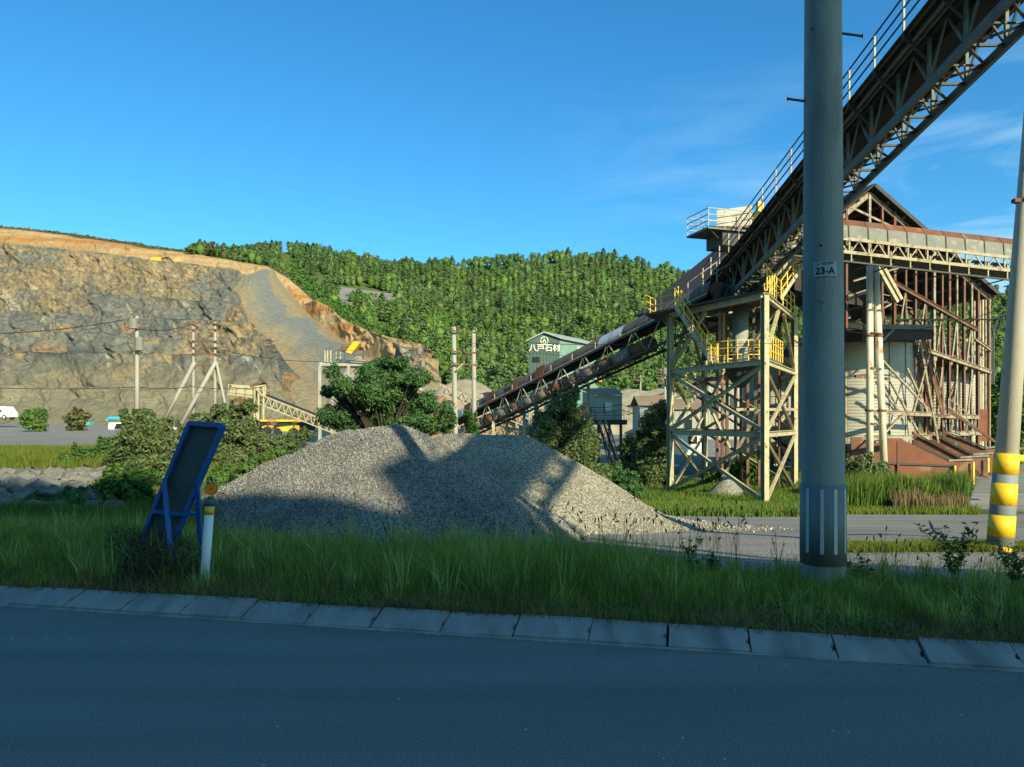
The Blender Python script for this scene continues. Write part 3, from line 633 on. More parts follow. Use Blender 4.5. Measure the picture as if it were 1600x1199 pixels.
def gravel_material(name, c1, c2, c3):
    m = D.materials.new(name); m.use_nodes = True; t = m.node_tree; L = t.links; N = lambda ty: t.nodes.new(ty); b = t.nodes['Principled BSDF']; b.inputs['Roughness'].default_value = .9; b.inputs['Specular IOR Level'].default_value = .2
    g = N('ShaderNodeNewGeometry'); vo = N('ShaderNodeTexVoronoi'); vo.inputs['Scale'].default_value = 26; L.new(g.outputs['Position'], vo.inputs['Vector'])
    sep = N('ShaderNodeSeparateColor'); L.new(vo.outputs['Color'], sep.inputs[0]); cr = N('ShaderNodeValToRGB'); e = cr.color_ramp.elements; e.new(.5)
    for q, (p, c) in zip(e, ((0, c1), (.6, c2), (.97, c3))): q.position = p; q.color = (*c, 1)
    L.new(sep.outputs[0], cr.inputs[0]); n = N('ShaderNodeTexNoise'); n.inputs['Scale'].default_value = .6; n.inputs['Detail'].default_value = 5; L.new(g.outputs['Position'], n.inputs[0])
    mr = N('ShaderNodeMapRange'); mr.inputs[1].default_value = .3; mr.inputs[2].default_value = .7; mr.inputs[3].default_value = .75; mr.inputs[4].default_value = 1.25; L.new(n.outputs[0], mr.inputs[0])
    sc = N('ShaderNodeVectorMath'); sc.operation = 'SCALE'; L.new(cr.outputs[0], sc.inputs[0]); L.new(mr.outputs[0], sc.inputs['Scale']); L.new(sc.outputs[0], b.inputs['Base Color'])
    bp = N('ShaderNodeBump'); bp.inputs['Strength'].default_value = .9; bp.inputs['Distance'].default_value = .03; bp.invert = True; L.new(vo.outputs['Distance'], bp.inputs['Height']); L.new(bp.outputs[0], b.inputs['Normal']); return m
GM_A = gravel_material('grey_gravel', (.115, .118, .11), (.175, .175, .155), (.34, .32, .265))
GM_B = gravel_material('brown_gravel', (.15, .14, .115), (.23, .215, .17), (.42, .385, .30))
M_stoneA = mat('grey_stones', (.17, .17, .155), (.23, .225, .20), 1.2, .9, coords='World', island=.6)
M_stoneB = mat('brown_stones', (.26, .235, .18), (.31, .285, .22), 1.2, .9, coords='World', island=.6)
def stones(n, fn, xr, yr, size, mt, th, name='stones', minz=.03):
    x = R.uniform(*xr, n); y = R.uniform(*yr, n); z = fn(x, y); g = ground_z(x, y); k = z > g + minz; x, y, z = x[k], y[k], z[k]; n = len(x)
    oc = np.array([(1, 0, 0), (-.6, .8, 0), (-.6, -.8, .1), (.1, 0, .8), (0, .1, -.7)], float); fc = np.array([(0, 1, 3), (1, 2, 3), (2, 0, 3), (1, 0, 4), (2, 1, 4), (0, 2, 4)])
    A = R.normal(size=(n, 3, 3)); Q = np.linalg.qr(A)[0]; s = size * R.uniform(.5, 1.5, n) ** 1.3
    v = np.einsum('kj,nij->nki', oc, Q) * s[:, None, None] + np.stack([x, y, z + s*.15], 1)[:, None, :]
    f = (fc[None] + 5*np.arange(n)[:, None, None]).reshape(-1, 3); o = mk(name, v.reshape(-1, 3), f, mt, th); o['kind'] = 'stuff'; return o
for nm, fn, lab, xr, yr, gm, smt, ns in (('gravel_pile', pileA, 'grey gravel heap beside the road, nearest and left one', (-8.5, 1.6), (11.5, 21.5), GM_A, M_stoneA, 75000),
                                 ('gravel_pile', pileB, 'brownish gravel heap behind, its right slope running down to the yard', (-6, 8.6), (14.0, 25.5), GM_B, M_stoneB, 80000)):
    gx = np.arange(xr[0], xr[1], .07); gy = np.arange(yr[0], yr[1], .07); X, Y = np.meshgrid(gx, gy, indexing='ij'); Z = fn(X, Y); Gd = ground_z(X, Y)
    Z = np.maximum(Z, Gd - .06); f = grid_faces(len(gx), len(gy)); keep = (Z > Gd - .05).ravel()[f].any(1)
    th = thing(nm, lab, 'gravel pile', ((xr[0]+xr[1])/2, (yr[0]+yr[1])/2, gz((xr[0]+xr[1])/2, (yr[0]+yr[1])/2)))
    idx = np.unique(f[keep]); remap = -np.ones(X.size, int); remap[idx] = np.arange(len(idx)); vv = np.stack([X, Y, Z], -1).reshape(-1, 3)[idx]
    o = stones(3000, lambda x, y: np.where(np.abs(fn(x, y) - ground_z(x, y) - .12) < .22, np.maximum(fn(x, y), ground_z(x, y)), -99), xr, yr, .038, smt, th, 'larger_stones', -.01)
    mk('heap', vv, remap[f[keep]], gm, th, True); stones(ns, fn, xr, yr, .021, smt, th)
x = None
yst = stones(12000, lambda x, y: ground_z(x, y), (-7, 12), (9.2, 16), .010, M_stoneA, None, 'loose_gravel', -1); tag(yst, 'loose gravel scattered over the yard behind the verge', 'gravel', kind='stuff')

# ------------------------------------------------------------ gallery conveyor crossing the picture, rising to the right
def gdz(Y): return float(np.interp(Y, [-6.9, 17, 46], [14.0, 14.0, 10.0]))
XL, XR, XD0, XD1 = 12.4, 13.5, 11.6, 14.3; DH = 1.5
M_blackplate = mat('near_black_deck_plate', (.022, .026, .024), (.03, .032, .028), 2, .8)  # near-black plate colour deepens the shade under the gallery, against brown ground bounce
gal = thing('conveyor_gallery', 'long dark steel conveyor gallery rising overhead to the top right of the picture', 'conveyor', (12.9, 46, gz(12.9, 46)))
Yb = list(np.linspace(46, 17, 17)) + list(np.linspace(15, -6.9, 14)); n = len(Yb)
for X in (XL, XR):
    for z0, nm, mt, w in ((-DH, 'chord', M_green_steel, .26), (-.06, 'chord', M_dark, .16)):
        for a, b_ in ((46, 17), (17, -6.9)): bar(nm, (X, a, gdz(a)+z0), (X, b_, gdz(b_)+z0), .12, mt, gal, w)
for i in range(n):
    y = Yb[i]; z = gdz(y)
    for X in (XL, XR): bar('truss_post', (X, y, z-DH), (X, y, z-.1), .09, M_green_steel, gal)
    bar('cross_beam', (XD0, y, z-.08), (XD1, y, z-.08), .1, M_dark, gal, .12)
    bar('bottom_strut', (XL, y, z-DH), (XR, y, z-DH), .08, M_dark, gal)
    bar('bracket', (XD0+.05, y, z-.12), (XL, y, z-.85), .06, M_dark, gal)
    bar('roller_stand', (XL, y, z+.05), (XL, y, z+.55), .06, M_paint, gal); bar('roller_stand', (XR, y, z+.05), (XR, y, z+.55), .06, M_paint, gal)
    bar('handrail_post', (XD0+.04, y, z-.1), (XD0+.04, y, z+1.12), .055, M_paint, gal)
    if i < n-1:
        y2 = Yb[i+1]; z2 = gdz(y2); ym = (y+y2)/2; zm = gdz(ym)
        for X in (XL, XR): bar('truss_brace', (X, y, z-DH), (X, ym, zm-.1), .06, M_green_steel, gal); bar('truss_brace', (X, ym, zm-.1), (X, y2, z2-DH), .06, M_green_steel, gal)
        bar('bottom_brace', (XL, y, z-DH), (XR, ym, zm-DH), .06, M_dark, gal); bar('bottom_brace', (XR, ym, zm-DH), (XL, y2, z2-DH), .06, M_dark, gal)
        bar('bottom_strut', (XL, ym, zm-DH), (XR, ym, zm-DH), .05, M_dark, gal)
        for (xa, xb) in ((XD0, XL-.05), (XL+.02, XR-.02), (XR+.05, XD1)):
            b = MB(); dz_ = -.12 if xa == XL+.02 else 0; b.quadbox([(xa, y-.01, z+dz_), (xb, y-.01, z+dz_), (xb, y2+.01, z2+dz_), (xa, y2+.01, z2+dz_), (xa, y-.01, z+.03+dz_), (xb, y-.01, z+.03+dz_), (xb, y2+.01, z2+.03+dz_), (xa, y2+.01, z2+.03+dz_)]); b.build('walkway_panel' if dz_ == 0 else 'deck_sheet', M_blackplate, gal)
            if dz_ == 0:
                for q in (.2, .5, .8): xm = xa+(xb-xa)*q; bar('panel_rib', (xm, y, z-.025), (xm, y2, z2-.025), .05, M_green_steel, gal)
for a, b_ in ((46, 17), (17, -6.9)):
    b = MB(); za, zb = gdz(a), gdz(b_)
    for k_ in (.4, .76, 1.12): b.bar((XD0+.04, a, za+k_), (XD0+.04, b_, zb+k_), .04)
    b.build('handrail', M_dark, gal)
    b = MB(); b.quadbox([(XL+.1, a, za+.35), (XR-.1, a, za+.35), (XR-.1, b_, zb+.35), (XL+.1, b_, zb+.35), (XL+.1, a, za+.38), (XR-.1, a, za+.38), (XR-.1, b_, zb+.38), (XL+.1, b_, zb+.38)]); b.build('belt', M_black, gal)
    b = MB(); b.quadbox([(XL+.15, a, za-.5), (XR-.15, a, za-.5), (XR-.15, b_, zb-.5), (XL+.15, b_, zb-.5), (XL+.15, a, za-.48), (XR-.15, a, za-.48), (XR-.15, b_, zb-.48), (XL+.15, b_, zb-.48)]); b.build('return_belt', M_black, gal)
    b = MB(); b.tube([(XD0+.3, a, za-.25), (XD0+.3, b_, zb-.25)], .05, 6); b.tube([(XD0+.45, a, za-.3), (XD0+.45, b_, zb-.3)], .03, 6); b.build('cable_duct', M_green_steel, gal)
    b = MB()
    b.quadbox([(XR+.02, a, za+.1), (XR+.06, a, za+.1), (XR+.06, b_, zb+.1), (XR+.02, b_, zb+.1), (XR+.02, a, za+.5), (XR+.06, a, za+.5), (XR+.06, b_, zb+.5), (XR+.02, b_, zb+.5)]); b.build('side_sheet', M_blackplate, gal)

for X in (XL, XR):
    bar('trestle_leg', (X, -6.7, 0), (X, -6.7, gdz(-6.7)-DH), .3, M_green_steel, gal)
    bar('trestle_leg', (X, -4.5+0, gdz(-4.5)-DH), (X, -6.6, 7.0), .14, M_green_steel, gal)
bar('trestle_tie', (XL, -6.7, 6), (XR, -6.7, 9), .1, M_green_steel, gal)

# ------------------------------------------------------------ transfer tower of cream steel
FL = Vector((9.2, 43.9, -2.5)); FR = Vector((12.35, 36.9, -2.5)); RR = Vector((16.9, 45.2, -2.5)); RL = Vector((13.3, 52.2, -2.5))
tow = thing('transfer_tower', 'tall cream painted steel tower with crossed braces carrying the conveyor transfer point', 'tower', (FL+RR)/2)
LV = [-2.5, 1.1, 4.65, 7.9]
cn = [FL, FR, RR, RL]
def L_(p, z): return Vector((p.x, p.y, z))
for p in cn: bar('column', L_(p, -2.6), L_(p, 7.9), .29, M_cream, tow, .29, True, (0.4, -.9, 0)); b = MB(); b.box((p.x, p.y, -2.5), (.8, .8, .3)); b.build('footing', M_conc, tow)
for i in range(4):
    a, c = cn[i], cn[(i+1) % 4]
    for z in LV[1:]: bar('beam', L_(a, z), L_(c, z), .22, M_cream, tow, .28, True)
    for z0, z1 in ((-2.2, 1.0), (1.2, 4.5)):
        off = (c-a).normalized().cross(Vector((0, 0, 1))) * .06
        bar('brace', L_(a, z0)+off, L_(c, z1)+off, .13, M_cream, tow, .17, True); bar('brace', L_(c, z0)-off, L_(a, z1)-off, .13, M_cream, tow, .17, True)
    mid = (a+c)/2
    bar('knee_brace', L_(a, 4.8), L_(a.lerp(c, .42), 7.7), .15, M_cream, tow, .2, True)
    if i in (1, 3): bar('knee_brace', L_(c, 4.8), L_(c.lerp(a, .42), 7.7), .15, M_cream, tow, .2, True)
# top deck with overhang to the left
ov = Vector((-1.3, 1.0, 0))
b = MB(); b.poly([L_(FL, 8.05)+ov, L_(FR, 8.05)+Vector((-.1, -.2, 0)), L_(FR, 8.05).lerp(L_(RR, 8.05), .42), L_(FL, 8.05).lerp(L_(RL, 8.05), .42)+ov], (0, 0, .1)); b.build('top_deck', M_dark, tow)
b = MB(); b.poly([L_(FL.lerp(RL, .5), 8.04), L_(FR.lerp(RR, .5), 8.04), L_(RR, 8.04), L_(RL, 8.04)], (0, 0, .1)); b.build('top_deck', M_green_steel, tow)
pl0 = L_(FL, 8.15)+ov; pl1 = L_(FL.lerp(FR, .45), 8.15)
railing(tow, [L_(FL.lerp(RL, .25), 8.15)+ov, pl0, pl0.lerp(L_(FR, 8.15), .32)], 1.15, 1.4)
railing(tow, [L_(FR, 8.15)+Vector((.15, .1, 0)), L_(FR.lerp(RR, .42), 8.15)], 1.15, .8)
railing(tow, [L_(FR.lerp(RR, .42), 8.15), L_(RR, 8.15), L_(RL, 8.15)], 1.15, 1.5)
# mid platform round the chute
C0 = Vector((xat(1157, 41.5), 41.5, 0))
ring = []
for k_ in range(8):
    a = 2*math.pi*(k_+.5)/8; ring.append(Vector((C0.x + 1.5*math.cos(a), C0.y + 1.5*math.sin(a), 4.8)))
b = MB(); b.poly(ring, (0, 0, .12)); b.build('mid_deck', M_cream, tow)
railing(tow, [p + Vector((0, 0, .12)) for p in ring + [ring[0]]], 1.15, .6)
b = MB(); b.poly([L_(FR, 4.85), L_(FR.lerp(RR, .55), 4.85), L_(C0, 4.85)+Vector((1.2, .3, 0))], (0, 0, .1)); b.build('mid_deck', M_green_steel, tow)
railing(tow, [L_(FR.lerp(RR, .1), 4.95), L_(FR.lerp(RR, .55), 4.95)], 1.15, .7)
b = MB(); b.lathe([(0, 8.1), (.42, 8.1), (.42, 5.6), (.45, 5.6), (.45, 5.4), (.42, 5.4), (.42, 4.9), (.3, 4.3), (.3, 3.9), (0, 3.9)], C0, 20); b.build('chute', mat('grey_paint', (.3, .31, .3), (.24, .25, .24), 2, .5), tow, True)
b = MB(); b.lathe([(0, 4.75), (.9, 4.75), (.7, 4.2), (.25, 3.6), (0, 3.6)], C0, 12); b.build('hopper', M_dark, tow)
for k_, (dx, dy) in enumerate(((.9, .6), (-.8, 1.2), (1.6, 1.9), (-.3, 2.2))): bar('inner_post', (C0.x+dx, C0.y+dy, 4.7), (C0.x+dx, C0.y+dy, 8.0), .14, M_cream if k_ % 2 else M_dark, tow)
def stairs(th, p0, p1, w, m, mr_, steps=14, name='stair', rail=True):
    p0, p1 = Vector(p0), Vector(p1); d = p1-p0; s = d.cross(Vector((0, 0, 1))).normalized()*w/2
    for q in (-1, 1): bar('stringer', p0+s*q, p1+s*q, .05, m, th, .22)
    for i in range(1, steps):
        c = p0.lerp(p1, i/steps); bar('tread', c-s*.96, c+s*.96, .18, m, th, .035)
    if rail:
        for q in (-1, 1): railing(th, [p0+s*q*1.05, p1+s*q*1.05], .95, .9, mr_, 1)
stairs(tow, pl0.lerp(L_(FR, 8.1), .3) + Vector((0, -.5, 0)), ring[4]+Vector((-.3, -.3, .15)), .7, M_paint, M_yellow, 14)
# yellow stair climbing right behind the gallery
stairs(tow, L_(FR.lerp(RR, .35), 8.15)+Vector((-.2, 0, 0)), at(1262, 388, 42.5), .9, M_cream, M_yellow, 16)
for (a, ya, Ya, c_2, yc, Yc_, mt, w) in ((1072, 560, 43, 1140, 700, 44, M_paint, .14), (1140, 560, 44, 1080, 690, 43, M_aged0, .12), (1105, 480, 46, 1170, 560, 46, M_paint, .16), (1215, 480, 41, 1160, 560, 43, M_paint, .14), (1130, 745, 44, 1186, 640, 43, M_aged0, .14), (1100, 560, 48, 1225, 545, 44, M_dark, .3), (1060, 500, 45, 1190, 500, 44, M_dark, .25), (1150, 640, 45, 1240, 640, 45, M_aged0, .16)):
    bar('inner_brace', at(a, ya, Ya), at(c_2, yc, Yc_), w, mt, tow)
for px, Yv in ((1136, 44), (1168, 45), (1186, 47), (1218, 46)): p = at(px, 478, Yv); bar('pipe', p, (p.x, p.y, gz(p.x, p.y)), .16, M_rustdark, tow)
# machinery under the gallery head
for a in range(6): bar('head_frame_beam', at(1115+a*16, 470-a*3, 42), at(1130+a*14, 448-a*5, 42.6), .14, M_dark, tow, .2)
b = MB(); b.box(at(1165, 462, 43), (2.6, 1.5, .9), .35); b.build('drive_housing', M_dark, tow)
b = MB(); b.tube([at(1120, 452, 42.8), at(1128, 450, 43.8)], .42, 16); b.build('head_pulley', M_rustdark, tow)
railing(tow, [at(1075, 478, 42.5)+Vector((0, 0, .2)), at(1120, 440, 42.5), at(1185, 395, 40.5)], 1.1, 1.0, M_paint, 1)

# concrete head tower
hb = at(1139, 430, 49); ht = thing('elevator_tower', 'pale square tower with railed head platform behind the gallery', 'tower', (hb.x, 49, -2.5))
b = MB(); b.box((hb.x, 49, 10.1), (1.55, 1.5, 3.4), .3); b.build('shaft', M_concpale, ht)
for sx in (-1, 1):
    for sy in (-1, 1): bar('leg', (hb.x+sx*.6, 49+sy*.6, -2.5), (hb.x+sx*.6, 49+sy*.6, 8.4), .16, M_rustdark, ht)
zt = zat(366, 49); b = MB(); b.box((hb.x-.1, 48.9, zt-.55), (2.0, 1.9, .9), .3); b.build('collar', M_dark, ht)
b = MB(); b.box((hb.x-.5, 48.9, zt-.05), (3.6, 2.6, .12), .3); b.build('head_deck', M_green_steel, ht)
b = MB(); b.poly([(hb.x-1.0, 48.2, zt+.15), (hb.x+1.25, 48.2, zt+.15), (hb.x+1.25, 48.2, zt+1.62), (hb.x-1.0, 48.2, zt+1.32)], (.4, 1.5, 0)); b.build('head_box', mat('pale_grey_sheet', (.42, .40, .34), (.34, .32, .27), 1, .6), ht)
b = MB(); b.box((hb.x+.1, 48.9, zt+.2), (2.5, 1.9, .1), .0); b.build('head_box_frame', M_rustdark, ht)
b = MB(); b.tube([(hb.x+1.45, 48.0, zt+.6), (hb.x+1.85, 48.2, zt+.6)], .62, 18); b.build('drive_guard', M_yellow, ht)
b = MB(); b.box((hb.x+1.7, 48.1, zt+1.2), (.35, .5, 1.2), .0); b.build('belt_guard', M_yellow, ht)
c = [Vector((hb.x-.5, 48.9, zt)) + Matrix.Rotation(.3, 3, 'Z') @ Vector((sx*1.75, sy*1.25, 0)) for sx, sy in ((1, -1), (-1, -1), (-1, 1), (1, 1))]
railing(ht, c, 1.2, 1.2, M_paint, 2)
for q in c[:2]: bar('deck_bracket', (q.x, q.y, zt-.05), (hb.x-.3, 48.7, zt-.9), .08, M_dark, ht)

# ------------------------------------------------------------ inclined covered conveyor
A = at(690, 655, 69); B = at(1118, 436, 44.5)
inc = thing('inclined_conveyor', 'inclined conveyor with brown covers and rusty red panels climbing right to the tower', 'conveyor', (A.x, A.y, gz(A.x, A.y)))
dI = (B-A); LI = dI.length; dI.normalize(); sI = dI.cross(Vector((0, 0, 1))).normalized(); uI = sI.cross(dI).normalized()   # sI points right/towards camera?
if sI.y > 0: sI = -sI
uI = Vector((0, 0, 1))
nb = 26
def IP(t, a, h): return A.lerp(B, t) + sI*a + uI*h
for i in range(nb):
    t0, t1 = i/nb, (i+1)/nb - .0015
    # cover: half-round hood of sheet
    mtl = {3: M_silver, 4: M_silver, 18: M_silver, 19: M_silver}.get(i, M_brown); b = MB(); k0 = 0; ns_ = 8
    if i >= 1:
        for tt_ in (t0, t1):
            for rr_ in (.62, .58):
                for j in range(ns_+1): th_ = math.pi*j/ns_; b.v.append(tuple(IP(tt_, rr_*math.cos(th_), -.90 + rr_*math.sin(th_)*1.45)))
        q = ns_+1
        for j in range(ns_): b.f += [(j, j+1, 2*q+j+1, 2*q+j), (q+j+1, q+j, 3*q+j, 3*q+j+1)]
        b.f += [tuple([0, 2*q, 3*q, q]), tuple([q-1, 2*q-1, 4*q-1, 3*q-1])]
        b.build('hood', mtl, inc, True)
    b = MB(); b.quadbox([IP(t0, -.8, -.98), IP(t0, .78, -.98), IP(t1, .78, -.98), IP(t1, -.8, -.98), IP(t0, -.8, -.93), IP(t0, .78, -.93), IP(t1, .78, -.93), IP(t1, -.8, -.93)]); b.build('walkway_panel', M_dark, inc)
    for a in (-.6, .75):
        if i % 2 == 0: bar('truss_brace', IP(t0, a, -2.65), IP(t1, a, -1.0), .06, M_paint, inc); bar('truss_post', IP(t1, a, -2.65), IP(t1, a, -1.0), .05, M_dark, inc)
        else: bar('truss_brace', IP(t0, a, -1.0), IP(t1, a, -2.65), .06, M_paint, inc)
    bar('bottom_strut', IP(t0, -.6, -2.65), IP(t0, .75, -2.65), .06, M_dark, inc)
    bar('bottom_brace', IP(t0, -.6, -2.65), IP(t1, .75, -2.65), .05, M_dark, inc)
    if i % 2 == 0: bar('hood_bracket', IP(t0, .80, -.93), IP(t0, .80, -.5), .05, M_paint, inc)
for a in (-.6, .75):
    bar('chord', IP(0, a, -2.65), IP(1, a, -2.65), .1, M_dark, inc, .14); bar('chord', IP(0, a, -1.06), IP(1, a, -1.06), .1, M_dark, inc, .12)
bar('belt', IP(0, 0, -1.12), IP(1, 0, -1.12), .8, M_black, inc, .05)
bar('stringer', IP(0, .80, -.93), IP(1, .80, -.93), .05, M_paint, inc, .1)
for t0 in (.035, .155, .265, .37, .475):      # rusty flat panels bolted on the near side
    b = MB(); b.quadbox([IP(t0, .84, -1.08), IP(t0+.034, .84, -1.08), IP(t0+.034, .87, -1.08), IP(t0, .87, -1.08), IP(t0, .60, -.10), IP(t0+.034, .60, -.10), IP(t0+.034, .63, -.10), IP(t0, .63, -.10)]); b.build('rusty_panel', M_rust, inc)
M_browncl = mat('pinkish_brown_sheet', (.26, .19, .14), (.2, .15, .115), .8, .7)
for i in range(14):                            # duct running inside the truss
    t0, t1 = .08 + i*.055, .08 + (i+1)*.055; b = MB(); b.tube([IP(t0, .3, -2.2), IP(t1-.002, .3, -2.2)], .50, 12)
    b.build('duct', [M_browncl, M_greyp, M_browncl, M_rust, M_greyp][i % 5] if i not in (5, 9, 11) else M_rustdark, inc, True)
    b = MB(); b.tube([IP(t0, .3, -2.2), IP(t0+.003, .3, -2.2)], .56, 12); b.build('duct_flange', M_dark, inc)
for t0 in (.3, .62):
    for a in (-.6, .75):
        p = IP(t0, a, -2.65); bar('support_leg', p, (p.x, p.y, gz(p.x, p.y)), .22, M_paint, inc)

# ------------------------------------------------------------ right covered conveyor on concrete poles
A2 = at(1225, 335, 40); B2 = at(1700, 390, 41)
rc = thing('covered_conveyor', 'nearly level conveyor with rusty roof strip and grey side sheets, crossing behind the striped pole', 'conveyor', (A2.x, 40, gz(A2.x, 40)))
d2 = (B2-A2); s2 = Vector((d2.y, -d2.x, 0)).normalized()
if s2.y > 0: s2 = -s2
def RP(t, a, h): return A2.lerp(B2, t) + s2*a + Vector((0, 0, h))
nb = 16
for i in range(nb):
    t0, t1 = i/nb, (i+1)/nb-.002; tm = (t0+t1)/2
    b = MB(); b.quadbox([RP(t0, .62, -.42), RP(t1, .62, -.42), RP(t1, -.62, -.42), RP(t0, -.62, -.42), RP(t0, .30, 0), RP(t1, .30, 0), RP(t1, -.30, 0), RP(t0, -.30, 0)]); b.build('roof_sheet', M_rust if i not in (4, 9) else M_rustdark, rc)
    b = MB(); b.quadbox([RP(t0, .72, -1.12), RP(t1, .72, -1.12), RP(t1, .69, -1.12), RP(t0, .69, -1.12), RP(t0, .66, -.40), RP(t1, .66, -.40), RP(t1, .63, -.40), RP(t0, .63, -.40)]); b.build('side_sheet', M_greyp, rc)
    bar('sheet_rib', RP(t0, .75, -1.15), RP(t0, .68, -.38), .04, M_dark, rc)
    for a in (-.7, .75):
        bar('truss_post', RP(t0, a, -1.95), RP(t0, a, -1.15), .08, M_aged0, rc)
        bar('truss_brace', RP(t0, a, -1.95), RP(tm, a, -1.2), .06, M_aged0, rc); bar('truss_brace', RP(tm, a, -1.2), RP(t1, a, -1.95), .06, M_aged0, rc)
    b = MB(); b.quadbox([RP(t0, -.7, -2.0), RP(t0, .95, -2.0), RP(t1, .95, -2.0), RP(t1, -.7, -2.0), RP(t0, -.7, -1.95), RP(t0, .95, -1.95), RP(t1, .95, -1.95), RP(t1, -.7, -1.95)]); b.build('walkway_panel', M_dark, rc)
    bar('deck_hanger', RP(t0, .95, -2.35), RP(t0, .97, -1.6), .06, M_aged0, rc); bar('lower_strut', RP(t0, -.7, -2.35), RP(t0, .95, -2.35), .06, M_dark, rc)
    bar('lower_brace', RP(t0, .95, -2.35), RP(tm, .4, -1.98), .05, M_green_steel, rc)
for a, h, mt in ((.78, -1.16, M_aged0), (.97, -1.9, M_aged0), (-.72, -1.16, M_aged0), (-.72, -1.9, M_aged0)): bar('chord', RP(0, a, h), RP(1, a, h), .08, mt, rc, .16)
bar('chord', RP(0, .95, -2.38), RP(1, .95, -2.38), .06, M_dark, rc, .08)
for i, (pxa, pxb, lab) in enumerate(((1359, 1359, 'pale vertical concrete post with rust streaks, left of the pair by the silo'), (1368, 1383, 'pale leaning concrete post with rust streaks, right of the pair by the silo'))):
    pb = onground(pxb, 42.5); pt = at(pxa, 406, 42.5); th = thing('support_post', lab, 'post', pb, None)
    b = MB(); b.tube([pb - Vector((0, 0, .3)), pt], .20, 16, True, .18)
    b.build('shaft', mat('rust_streaked_concrete', (.66, .61, .46), (.55, .50, .37), 1.0, .8, 0, .15, c3=(.34, .16, .09), s3=2.2, t3=(.60, .68), stretch=(1.3, 1.3, .35)), th, True)
    for z in (.33, .66):
        q = pb.lerp(pt, z); b = MB(); b.tube([q, q+Vector((0, 0, .12))], .24, 16); b.build('clamp_band', M_rustdark, th)
bp_ = thing('post_spreader', 'short steel cross ties joining the two leaning support posts', 'brace', at(1372, 660, 42.5))
for y_ in (575, 662, 520): bar('tie', at(1361, y_, 42.3), at(1377, y_+2, 42.3), .1, M_rustdark, bp_)

# ------------------------------------------------------------ silos and the big open shed
def silo(px, Y, r, py_top, lab):
    c = Vector((xat(px, Y), Y, 0)); z0 = gz(c.x, Y) - .1; z1 = zat(py_top, Y); th = thing('silo', lab, 'silo', (c.x, Y, z0))
    n_ = int((z1-z0)/.2); prof = []
    for i in range(n_):
        z = i*.2
        for d, q in ((0, 0), (.028, .05), (.036, .10), (.02, .15)): prof.append((r + d, z + q))
    b = MB(); b.lathe(prof + [(r, n_*.2)], (c.x, c.y, z0), 72); b.build('wall', M_corr, th, True)
    b = MB(); b.lathe([(r+.1, 0), (r+.1, .15), (.5, 1.6), (0, 1.7)], (c.x, c.y, z0+n_*.2), 36); b.build('roof', M_dark, th)
    b = MB()
    for k_ in range(10): a = -math.pi*k_/9; b.bar((c.x+(r+.07)*math.cos(a), c.y+(r+.07)*math.sin(a), z0), (c.x+(r+.07)*math.cos(a), c.y+(r+.07)*math.sin(a), z0+n_*.2), .06)
    b.build('stiffener', M_paint, th)
silo(1332, 51.2, 3.75, 538, 'white corrugated silo, the nearest one, just right of the grey pole')
silo(1454, 55.5, 3.2, 560, 'white corrugated silo behind the rusty steel frame, right one')
silo(1205, 66, 2.6, 560, 'grey concrete-coloured round silo seen through the cream tower')
M_aged = mat('aged_painted_steel', (.33, .29, .20), (.24, .20, .14), 2.5, .7, 0, .1, c3=(.16, .08, .05), s3=3, t3=(.5, .65))
shed = thing('silo_shed', 'open rusty steel shed with pitched dark roof standing over the silos', 'shed', (xat(1430, 50), 50, gz(xat(1430, 50), 50)))
W0 = at(1290, 660, 47.5); W1 = at(1546, 660, 51.5); W0.z = W1.z = 0; wd = (W1-W0); wn_ = Vector((-wd.y, wd.x, 0)).normalized()
if wn_.y < 0: wn_ = -wn_
def WP(px, py, off=0.0):         # point on the gable wall plane seen at that bearing and height, pushed back by off
    k = (px-800)/F; den = wd.x - k*wd.y; t = (k*W0.y - W0.x)/den; p = W0 + wd*t; return Vector((p.x, p.y, zat(py, p.y))) + wn_*off
def rake(px): return float(np.interp(px, [1270, 1352, 1364, 1545], [366, 296, 297, 457]))
for px, mt, w in ((1322, M_rustdark, .2), (1358, M_aged, .22), (1378, M_rustdark, .18), (1397, M_rust, .24), (1415, M_rustdark, .16), (1430, M_rustdark, .2), (1446, M_rustdark, .18), (1459, M_aged, .22), (1472, M_rustdark, .16), (1483, M_rustdark, .2), (1495, M_aged, .14), (1506, M_rustdark, .2), (1518, M_aged, .16), (1528, M_rustdark, .2), (1545, M_rustdark, .2)):
    p0 = WP(px, 700); p0.z = gz(p0.x, p0.y) - .1; p1 = WP(px, rake(px)+5); bar('column', p0, p1, w*.8, mt, shed, w*.8, True, tuple(wn_))
for i in range(7):               # side wall posts running back on the right
    t = i/6; p = at(1545 - 27*t, 530, 51.5 + 7*t); g = gz(p.x, p.y); p1 = Vector((p.x, p.y, zat(460 - 8*t, p.y))); bar('side_post', (p.x, p.y, g), p1, .16, M_aged if i % 2 else M_cream, shed)
